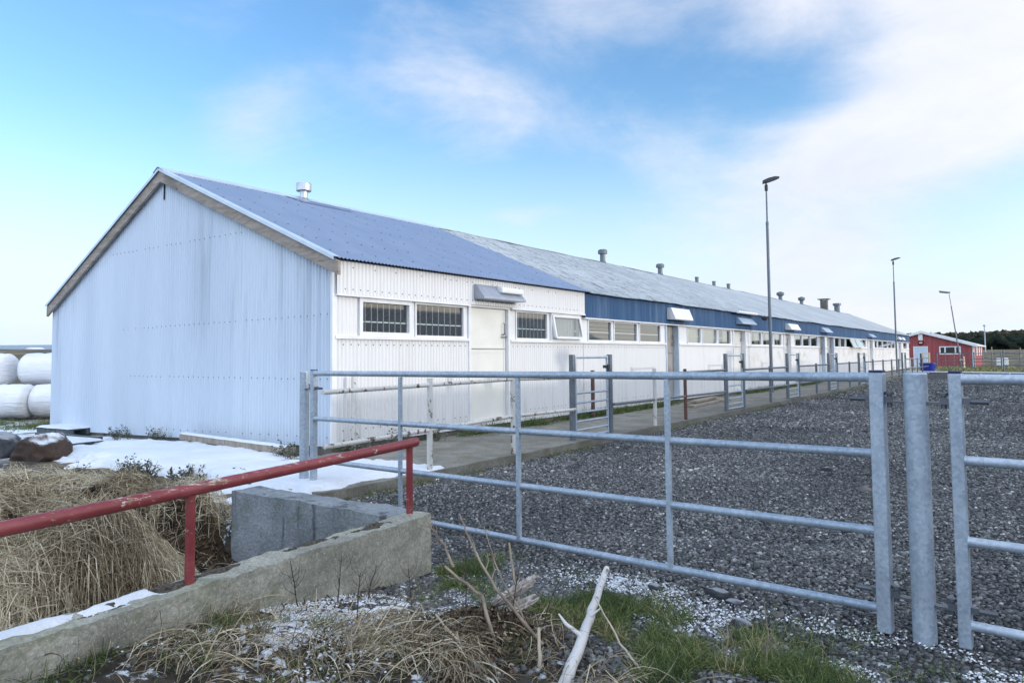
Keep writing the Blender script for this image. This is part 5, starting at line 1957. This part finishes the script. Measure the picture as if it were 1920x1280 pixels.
p_ = ring(13000, 3.2, 6.2, strip_w)
stones('loose_stones', p_, RNG.uniform(0.007, 0.027, len(p_)), 0.65, np.clip(RNG.beta(2.0, 2.2, len(p_)), 0, 1), PEB, 1, 'loose pebbles in front of the gate')


FROSTC = m_tone('frost_crumbs', [(0, (0.25, 0.25, 0.24)), (0.4, (0.5, 0.52, 0.54)), (1, (0.85, 0.87, 0.9))], 0.6, 0.4)


def frost_w(x, y):
    v = vnoise(x, y, 95, 4, 2.6)
    a = np.exp(-(((x + 3.25) / 0.42) ** 2 + ((y - 2.95) / 0.62) ** 2)) * 1.6      # snow by the wall foot
    b = np.exp(-(((x + 2.3) / 0.5) ** 2 + ((y - 4.55) / 0.22) ** 2)) * 0.5
    c = np.exp(-(((x + 0.7) / 0.9) ** 2 + ((y - 4.15) / 0.32) ** 2)) * 0.8
    d = np.exp(-(((x + 1.4) / 0.5) ** 2 + ((y - 4.3) / 0.2) ** 2)) * 0.45
    return np.clip((a + b + c + d) * (v > 0.47), 0, 1) * (x > -3.57)


p_ = ring(8000, 3.0, 6.4, frost_w)
p_[:, 2] += 0.012
stones('frost_crumbs', p_, RNG.uniform(0.003, 0.0115, len(p_)), 0.5, RNG.random(len(p_)), FROSTC, 1, 'crumbs of snow and frost among the stones')

def snow_patch(cx, cy, rx, ry, seed, label, hh=0.022):
    xs, ys = np.arange(cx - rx * 1.6, cx + rx * 1.6, 0.018), np.arange(cy - ry * 1.6, cy + ry * 1.6, 0.018)
    A, B = np.meshgrid(xs, ys, indexing='ij')
    e_ = 1 - ((A - cx) / rx) ** 2 - ((B - cy) / ry) ** 2
    mm = e_ * 0.5 + (vnoise(A, B, seed, 5, 13.0, 0.8) - 0.575) * 5.0
    mm = np.where(A > -3.56, mm, -1)
    h = np.where(mm > -0.1, hh * sstep(mm, -0.05, 0.5) - 0.006, -0.05) + 0.012 * (vnoise(A, B, seed + 1, 3, 14) - 0.5)
    n0_, n1q = A.shape
    ii = np.arange(n0_ * n1q).reshape(n0_, n1q)
    kk = mm > -0.08
    fm = kk[:-1, :-1] | kk[1:, :-1] | kk[1:, 1:] | kk[:-1, 1:]
    F = np.stack([ii[:-1, :-1], ii[1:, :-1], ii[1:, 1:], ii[:-1, 1:]], -1)[fm]
    o_ = np_mesh('snow', np.stack([A, B, ground_h(A, B) + h], -1).reshape(-1, 3), F, MT['snow'], True)
    tag(o_, label, kind='structure')


snow_patch(-3.22, 3.1, 0.33, 0.5, 201, 'broken snow at the foot of the pit wall')
snow_patch(-3.2, 2.4, 0.3, 0.3, 207, 'broken snow at the foot of the pit wall')
snow_patch(-2.25, 4.62, 0.4, 0.14, 203, 'thin snow in front of the long gate', 0.02)

for i, (x, y, s_, lb) in enumerate(((-1.70, 4.70, 0.085, 'largest dark stone under the long gate bottom rail'), (-1.42, 4.28, 0.065, 'dark stone in the frosty strip before the gate'),
                                   (-1.58, 4.62, 0.05, 'flat grey stone beside the largest dark stone'), (-2.1, 4.62, 0.06, 'dark stone by the middle upright of the long gate'),
                                   (-1.5, 8.7, 0.085, 'pale brown stone alone out on the gravel'), (-2.15, 9.9, 0.08, 'dark stone far out on the gravel'), (-1.28, 4.55, 0.045, 'pale round stone before the gate end'))):
    boulder((x, y, float(ground_h(x, y)) + s_ * 0.25), (s_ * 1.2, s_ * 0.85, s_ * 0.6), 60 + i, rk_d if i not in (4, 6) else m_rock('grey_brown_stone', (0.09, 0.08, 0.07), (0.2, 0.18, 0.16)), lb, 'stone', 'larger stones on the gravel', 'stone')

# ------------------------------------------------------------------ grass and dry stems in the foreground
def grass_w(x, y):
    v = vnoise(x, y, 101, 5, 2.6, 0.65)
    a = np.exp(-(((x + 3.42) / 0.22) ** 2 + ((y - 3.95) / 0.42) ** 2)) * 1.3
    b = np.exp(-(((x + 1.75) / 0.75) ** 2 + ((y - 3.72) / 0.42) ** 2)) * 1.25
    c = np.exp(-(((x + 1.0) / 0.55) ** 2 + ((y - 3.62) / 0.3) ** 2)) * 0.9
    d = np.exp(-(((x + 0.26) / 0.12) ** 2 + ((y - 4.62) / 0.12) ** 2)) * 1.2
    e2 = np.exp(-(((x + 0.45) / 0.35) ** 2 + ((y - 4.35) / 0.22) ** 2)) * 0.35
    f2 = np.exp(-(((x + 2.5) / 0.5) ** 2 + ((y - 4.1) / 0.3) ** 2)) * 0.5
    h2 = np.exp(-(((x + 3.15) / 0.4) ** 2 + ((y - 2.1) / 0.45) ** 2)) * 1.8 + np.exp(-(((x + 2.1) / 0.5) ** 2 + ((y - 3.6) / 0.25) ** 2)) * 0.8
    return np.clip((a + b + c + d + e2 + f2 + h2) * sstep(v, 0.44, 0.60), 0, 1) * (x > -3.57) * 0.9


p_ = ring(27000, 2.2, 6.0, grass_w)
up = np.concatenate([RNG.normal(size=(len(p_), 2)) * 0.55, np.ones((len(p_), 1))], 1)
tn = np.clip(0.52 + 1.1 * (vnoise(p_[:, 0], p_[:, 1], 103, 3, 3) - 0.5) + RNG.normal(size=len(p_)) * 0.25, 0, 1)
ribbons('grass', p_, up, RNG.uniform(0.03, 0.12, len(p_)), RNG.uniform(0.0025, 0.005, len(p_)), 3, RNG.uniform(0.2, 1.2, len(p_)), tn, GRASSM, None, 0, 0.5, 'short green grass in the foreground')


def tus_w(x, y):
    a = np.exp(-(((x + 2.62) / 0.36) ** 2 + ((y - 2.62) / 0.30) ** 2)) * 1.3
    b = np.exp(-(((x + 1.75) / 0.45) ** 2 + ((y - 3.0) / 0.2) ** 2)) * 0.6
    c = np.exp(-(((x + 2.35) / 0.22) ** 2 + ((y - 3.15) / 0.3) ** 2)) * 0.8
    e = np.exp(-(((x + 3.25) / 0.32) ** 2 + ((y - 2.0) / 0.45) ** 2)) * 0.5
    return np.clip((a + b + c + e) * sstep(vnoise(x, y, 105, 4, 3.2, 0.6), 0.36, 0.6), 0, 1)


p_ = ring(2600, 2.2, 5.4, tus_w)
th = vnoise(p_[:, 0], p_[:, 1], 107, 3, 1.5) * 12
up = np.stack([np.cos(th) * 0.8, np.sin(th) * 0.8, 0.45 + RNG.random(len(p_)) * 0.7], 1) + RNG.normal(size=(len(p_), 3)) * 0.3
tn = np.clip(RNG.beta(0.8, 2.1, len(p_)), 0, 1)
ribbons('dry_grass', p_, up, RNG.uniform(0.12, 0.42, len(p_)), 0.002 + 0.006 * RNG.random(len(p_)) ** 2.5, 6, RNG.uniform(0.8, 2.4, len(p_)), tn, HAYM,
        lambda x, y: ground_h(x, y), 0.004, 1.1, 'tangled dry grass tussock in the foreground')
# curled dead leaves
q = ring(5200, 2.6, 5.2, lambda x, y: np.clip(np.exp(-(((x + 2.4) / 0.3) ** 2 + ((y - 3.2) / 0.4) ** 2)) + 0.75 * np.exp(-(((x + 3.42) / 0.14) ** 2 + ((y - 3.0) / 0.7) ** 2)) + 0.25 * np.exp(-(((x + 2.9) / 0.5) ** 2 + ((y - 2.7) / 0.7) ** 2)), 0, 1) * (x > -3.6))
q[:, 2] += RNG.random(len(q)) * 0.12 * np.exp(-(((q[:, 0] + 2.45) / 0.3) ** 2 + ((q[:, 1] - 3.2) / 0.4) ** 2))
LEAFM = m_tone('dead_leaves', [(0, (0.02, 0.013, 0.008)), (0.6, (0.085, 0.055, 0.032)), (0.9, (0.16, 0.11, 0.07)), (1, (0.38, 0.31, 0.22))], 0.75, 0.3)
ribbons('dead_leaves', q, RNG.normal(size=(len(q), 3)), RNG.uniform(0.02, 0.06, len(q)), RNG.uniform(0.008, 0.02, len(q)), 3, np.full(len(q), 0.8), RNG.random(len(q)), LEAFM, None, 0, 2.5, 'curled dead leaves under the dry stems')

STEM = m_wood('dry_stem', (0.13, 0.095, 0.065), (0.33, 0.26, 0.19), (9, 9, 3), knots=False)
STEMP = m_wood('pale_dry_stem', (0.30, 0.24, 0.17), (0.50, 0.42, 0.32), (9, 9, 3), knots=False)
DTWIG = plain('dark_twig', (0.05, 0.036, 0.027), 0.8, var=0.4, scale=20)
BARK = m_peel('pale_peeling_branch', (0.58, 0.56, 0.53), (0.20, 0.15, 0.11), 0.60, 9.0)


def stem(pts, r0, r1, label, mat=STEM, name='dry_stem', cat='stem', twigs=0, group='dry stems in the foreground tussock', seed=0, jit=0.5):
    rr = random.Random(seed)
    pts = [Vector(p) for p in pts]
    full = []
    for i in range(len(pts) - 1):
        for q in range(5):
            t = q / 5
            w = pts[i].lerp(pts[i + 1], t)
            full.append(w + Vector((rr.uniform(-1, 1), rr.uniform(-1, 1), rr.uniform(-1, 1))) * r0 * jit)
    full.append(pts[-1])
    rs = [r0 + (r1 - r0) * i / (len(full) - 1) for i in range(len(full))]
    mb_ = MB().tube(full, rs, 9)
    for q in range(twigs):
        i = rr.randrange(len(full) // 3, len(full) - 1)
        d = (full[i + 1] - full[i]).normalized()
        sdv = d.cross(Vector((rr.uniform(-1, 1), rr.uniform(-1, 1), rr.uniform(-1, 1)))).normalized()
        ln = rr.uniform(0.04, 0.12)
        mb_.tube([full[i], full[i] + d * ln * 0.5 + sdv * ln * 0.5, full[i] + d * ln * 1.1 + sdv * ln * 0.7], [rs[i] * 0.5, rs[i] * 0.35, rs[i] * 0.15], 5)
    o_ = mb_.build(name, mat)
    return tag(o_, label, cat, group)


stem([(-2.20, 2.98, -0.03), (-2.42, 3.12, 0.23), (-2.62, 3.05, 0.37)], 0.011, 0.007, 'thick knobbly dry stem in the middle of the tussock', twigs=3, seed=1)
stem([(-2.62, 3.12, 0.35), (-2.72, 3.16, 0.45), (-2.82, 3.14, 0.56)], 0.008, 0.004, 'brown seed stem tip leaning over towards the wall corner', twigs=9, seed=2)
stem([(-2.12, 3.25, 0.0), (-2.40, 3.22, 0.24), (-2.66, 3.33, 0.42), (-2.80, 3.40, 0.56)], 0.010, 0.004, 'long dry stem reaching highest, bent at its middle', twigs=6, seed=3)
stem([(-2.22, 3.30, 0.02), (-2.50, 3.36, 0.30), (-2.66, 3.45, 0.50)], 0.007, 0.003, 'thin dry stem just right of the longest one', twigs=5, seed=4)
stem([(-2.48, 3.58, -0.04), (-2.55, 3.60, 0.18), (-2.60, 3.62, 0.38)], 0.010, 0.006, 'upright splintered stem near the gate bottom rail', STEMP, twigs=1, seed=5)
stem([(-2.60, 2.44, -0.06), (-2.80, 2.52, 0.13)], 0.006, 0.004, 'straight pale straw stem at the left of the tussock', STEMP, seed=6)
stem([(-2.24, 2.78, -0.03), (-2.36, 2.86, 0.08), (-2.52, 2.86, 0.19)], 0.007, 0.005, 'pale bent stem left of the thick knobbly stem', STEMP, seed=7)
stem([(-2.00, 3.03, -0.05), (-2.06, 3.12, 0.14)], 0.010, 0.008, 'short broken pale stem standing at the tussock right side', STEMP, seed=8)
stem([(-1.55, 3.30, -0.06), (-1.76, 3.42, 0.03), (-1.96, 3.52, 0.2)], 0.007, 0.004, 'pale stem leaning on the right of the white branch', STEMP, seed=9)
for i, (x, y, lb) in enumerate(((-1.28, 3.60, 'thin brown stalk in the grass before the thick post'), (-1.12, 3.72, 'thin seed stalk right of the brown stalk in the grass'))):
    stem([(x, y, -0.05), (x + 0.02, y, 0.1), (x + 0.0, y + 0.02, 0.26)], 0.004, 0.002, lb, twigs=7, seed=20 + i)
for i, (x, y, dx, dy, h_, lb) in enumerate(((-3.46, 2.75, 0.05, -0.10, 0.30, 'dark branching twig before the pit wall, below the red post'), (-3.40, 2.98, -0.03, 0.06, 0.26, 'dark twig against the pit wall, right of the branching one'),
                                           (-3.38, 3.2, 0.04, 0.05, 0.22, 'short dark twig at the snow edge by the pit wall'), (-2.98, 2.75, 0.06, -0.03, 0.30, 'dark twig standing in the foreground snow'),
                                           (-2.86, 3.05, -0.06, 0.03, 0.26, 'thin dark twig between the snow and the tussock'), (-2.48, 3.05, -0.08, 0.1, 0.42, 'tall thin dark twig rising left of the split logs'),
                                           (-2.32, 3.22, 0.03, 0.10, 0.46, 'tall thin dark twig rising in front of the split logs'), (-2.18, 3.3, 0.10, 0.06, 0.34, 'thin dark twig leaning right from the split logs'))):
    zg = float(ground_h(x, y))
    stem([(x, y, zg - 0.03), (x + dx * 0.4, y + dy * 0.5, zg + h_ * 0.55), (x + dx, y + dy, zg + h_)], 0.0045, 0.0016, lb, DTWIG, 'twig', 'twig', 11, 'dark twigs in the foreground', 40 + i)
br = stem([(-1.82, 2.92, -0.07), (-1.93, 3.30, 0.02), (-2.06, 3.70, 0.11), (-2.18, 4.07, 0.185)], 0.034, 0.018, 'thick white bare branch sticking out towards the gate', BARK, 'branch', 'branch', 0, None, 10, 0.13)
mb = MB()
mb.tube([(-1.95, 3.35, 0.05), (-2.03, 3.33, 0.10), (-2.08, 3.34, 0.14)], [0.014, 0.010, 0.004], 8)
mb.tube([(-1.99, 3.52, 0.09), (-1.95, 3.56, 0.13)], [0.010, 0.004], 8)
mb.build('twig', BARK, br)
LOGM = m_wood('pale_split_log', (0.20, 0.155, 0.12), (0.62, 0.58, 0.53), (26, 26, 9), knots=False)


def log(a, b, r_, seed, label):
    """weathered split log: ragged grooved section, splintered end"""
    a, b = Vector(a), Vector(b)
    t = (b - a).normalized()
    u = t.orthogonal().normalized()
    v = t.cross(u)
    n, P = 22, []
    rr = random.Random(seed)
    ang = [rr.uniform(0.45, 1.05) for _ in range(n)]
    end = [rr.uniform(0.72, 1.0) for _ in range(n)]
    for i in range(15):
        f = i / 14
        row = []
        for q in range(n + 1):
            k_ = q % n
            an = 2 * math.pi * k_ / n
            rad = r_ * ang[k_] * (1 + 0.18 * mnoise.noise(Vector((k_ * 0.9 + seed, f * 3, 1)))) * (0.5 + 0.5 * min(1, f * 5))
            row.append(tuple(a + (b - a) * f * end[k_] + (u * math.cos(an) + v * 0.62 * math.sin(an)) * rad * (0.1 if i == 14 else 1)))
        P.append(row)
    return tag(MB().grid(P, False).build('log', LOGM), label, 'log', 'split logs in the tussock')


log((-2.52, 3.36, 0.10), (-2.34, 3.56, 0.235), 0.052, 1, 'larger pale split log poking up behind the dry stems')
log((-2.46, 3.40, 0.06), (-2.30, 3.50, 0.15), 0.035, 5, 'second split log just below the larger one')
log((-2.60, 3.0, 0.05), (-2.48, 3.12, 0.085), 0.036, 9, 'small split log low at the left of the stems')

# weeds: stems with small leaves
WEEDL = m_tone('weed_leaves', [(0, (0.03, 0.042, 0.022)), (0.5, (0.085, 0.10, 0.062)), (1, (0.24, 0.24, 0.19))], 0.7, 0.3)
WEEDS = plain('weed_stems', (0.10, 0.085, 0.05), 0.8)


def weed(x, y, z, r_, h, n, seed, label):
    rg = np.random.default_rng(seed)
    w_ = empty('weed_clump', (x, y, z), label, 'weed', 'weeds in the snow and along the barn')
    mb_ = MB()
    lv, lf, lt = [], [], []
    for i in range(n):
        a = rg.uniform(0, 2 * np.pi)
        q = r_ * math.sqrt(rg.random())
        bx, by = x + q * math.cos(a) * 0.8, y + q * math.sin(a) * 0.35
        hh = h * rg.uniform(0.35, 1.0) * (1 - 0.45 * q / r_)
        tip = Vector((bx + rg.normal() * 0.10, by + rg.normal() * 0.06, z + hh))
        mid = Vector((bx, by, z)).lerp(tip, 0.5) + Vector((rg.normal(), rg.normal(), 0)) * 0.02
        mb_.tube([(bx, by, z - 0.03), mid, tip], [0.004, 0.003, 0.0015], 5, False)
        for k_ in range(int(8 + hh * 34)):
            t = rg.uniform(0.1, 1.0)
            c = Vector((bx, by, z)).lerp(mid, t * 2) if t < 0.5 else mid.lerp(tip, t * 2 - 1)
            d = Vector(rg.normal(size=3))
            d.z = abs(d.z) * 0.5
            d.normalize()
            s_ = d.orthogonal().normalized()
            L_ = rg.uniform(0.016, 0.048)
            c = c + d * 0.012
            b = len(lv)
            lv += [tuple(c), tuple(c + d * L_ * 0.5 + s_ * L_ * 0.32), tuple(c + d * L_), tuple(c + d * L_ * 0.5 - s_ * L_ * 0.32)]
            lf.append((b, b + 1, b + 2, b + 3))
            lt += [min(1, max(0, rg.normal() * 0.25 + 0.45))] * 4
    mb_.build('stems', WEEDS, w_)
    off = np.array(wloc(w_))
    np_mesh('leaves', np.array(lv) - off, np.array(lf), WEEDL, False, lt, w_)
    return w_


weed(-9.05, 4.72, 0.02, 0.42, 0.36, 64, 1, 'tall weeds in the snow behind the hay')
weed(-8.35, 5.0, 0.02, 0.38, 0.26, 50, 2, 'weed clump in the snow, right of the tall weeds')
weed(-7.75, 5.25, 0.03, 0.32, 0.20, 34, 3, 'low dark weeds at the snow edge near the red rail')
weed(-10.0, 4.45, 0.0, 0.2, 0.26, 10, 4, 'thin weeds standing right of the brown boulder')
weed(-14.0, 7.0, 0.03, 0.4, 0.30, 24, 5, 'weeds at the gable foot above the pallets')
weed(-12.9, 7.05, 0.03, 0.35, 0.42, 18, 6, 'taller weeds at the gable foot beyond the boulder')
weed(-8.7, 6.7, 0.08, 0.3, 0.30, 18, 7, 'weeds behind the left gate post at the barn corner')
weed(-8.15, 7.45, 0.1, 0.34, 0.34, 22, 8, 'weeds at the barn corner behind the long gate')
weed(-8.12, 8.3, 0.1, 0.36, 0.42, 24, 9, 'weeds with seed heads along the wall below the first window')
weed(-8.14, 9.2, 0.1, 0.36, 0.30, 18, 10, 'weeds along the wall left of the cream door')
weed(-5.3, 5.6, -0.03, 0.12, 0.10, 8, 11, 'tiny weeds by the kerb behind the gate post')


def wallgrass_w(x, y):
    s_ = np.clip(np.exp(-((y - 10.7) / 0.5) ** 2) + np.exp(-((y - 12.3) / 0.4) ** 2) * 0.6 + np.exp(-((y - 15.5) / 1.6) ** 2) + np.exp(-((y - 18.3) / 0.8) ** 2) * 0.6 + np.exp(-((y - 28.0) / 2.0) ** 2) * 0.7 + np.exp(-((y - 34.5) / 2.0) ** 2) * 0.8, 0, 1)
    return s_ * np.exp(-((x + 8.22) / 0.14) ** 2)


q = scatter(9000, -8.33, -7.8, 9.8, 37, wallgrass_w)
up = np.concatenate([RNG.normal(size=(len(q), 2)) * 0.5 + np.array([0.25, 0]), np.ones((len(q), 1))], 1)
ribbons('wall_grass', np.concatenate([q, np.full((len(q), 1), 0.11)], 1), up, RNG.uniform(0.08, 0.26, len(q)), RNG.uniform(0.006, 0.014, len(q)), 3, RNG.uniform(0.3, 1.4, len(q)), np.clip(RNG.beta(2, 2.4, len(q)), 0, 1), GRASSM, None, 0, 0.6, 'grass growing along the barn foot')
# mossy grass tufts in the kerb joint and at the far grass edge
q = scatter(5000, -6.02, -5.78, 5.2, 40, lambda x, y: np.clip((vnoise(x, y, 111, 3, 0.8) - 0.42) * 3, 0, 1) * 0.5)
zz = ground_h(q[:, 0], q[:, 1])
up = np.concatenate([RNG.normal(size=(len(q), 2)) * 0.6, np.ones((len(q), 1))], 1)
ribbons('kerb_grass', np.concatenate([q, zz[:, None]], 1), up, RNG.uniform(0.03, 0.09, len(q)), RNG.uniform(0.004, 0.009, len(q)), 2, RNG.uniform(0.3, 1.2, len(q)), np.clip(RNG.beta(2.6, 2.0, len(q)), 0, 1), GRASSM, None, 0, 0.6, 'sparse grass along the walkway kerb')
q = scatter(9000, -9.5, 8, 66, 85, lambda x, y: np.clip(vnoise(x, y, 113, 3, 0.5) * 1.2 - 0.2, 0, 1))
up = np.concatenate([RNG.normal(size=(len(q), 2)) * 0.6, np.ones((len(q), 1))], 1)
ribbons('far_grass', np.concatenate([q, ground_h(q[:, 0], q[:, 1])[:, None]], 1), up, RNG.uniform(0.1, 0.35, len(q)), RNG.uniform(0.02, 0.05, len(q)), 2, RNG.uniform(0.3, 1.2, len(q)), np.clip(0.82 + RNG.normal(size=len(q)) * 0.14, 0, 1), GRASSM, None, 0, 0.6, 'grass before the red building')
# grass under the bales
q = scatter(7000, -31, -18, 6.5, 11.5, lambda x, y: np.exp(-((y - 8.6 - (x + 26) * 0.5) / 1.1) ** 2) * np.clip(vnoise(x, y, 115, 3, 1.0) * 2 - 0.5, 0, 1))
up = np.concatenate([RNG.normal(size=(len(q), 2)) * 0.6, np.ones((len(q), 1))], 1)
ribbons('bale_grass', np.concatenate([q, ground_h(q[:, 0], q[:, 1])[:, None]], 1), up, RNG.uniform(0.08, 0.25, len(q)), RNG.uniform(0.008, 0.02, len(q)), 2, RNG.uniform(0.3, 1.2, len(q)), np.clip(RNG.beta(2, 2, len(q)), 0, 1), GRASSM, None, 0, 0.6, 'rough grass around the bales')

# ------------------------------------------------------------------ far wood on the hill
FOR = m_tone('far_wood', [(0, (0.008, 0.014, 0.010)), (0.5, (0.02, 0.028, 0.017)), (0.75, (0.045, 0.04, 0.025)), (1, (0.10, 0.068, 0.045))], 0.95, 0.1, 0.6)
n = 5200
x = RNG.uniform(-130, 60, n)
y = RNG.uniform(225, 470, n)
kk = (vnoise(x, y, 121, 3, 0.03) + 0.45 * sstep(y, 330, 225) > 0.38)
x, y = x[kk], y[kk]
sz = RNG.uniform(1.0, 2.6, len(x)) * (0.7 + 0.5 * sstep(y, 330, 240))
tn = np.clip(0.25 + 0.55 * sstep(y, 255, 400) + RNG.normal(size=len(x)) * 0.18 + 0.4 * (vnoise(x, y, 123, 3, 0.02) - 0.5), 0, 1)
stones('far_wood', np.stack([x, y, ground_h(x, y) + sz * 0.3], 1), sz, 0.85, tn, FOR, 2, 'dark wood covering the far hill', irr=1.3, smooth=False)
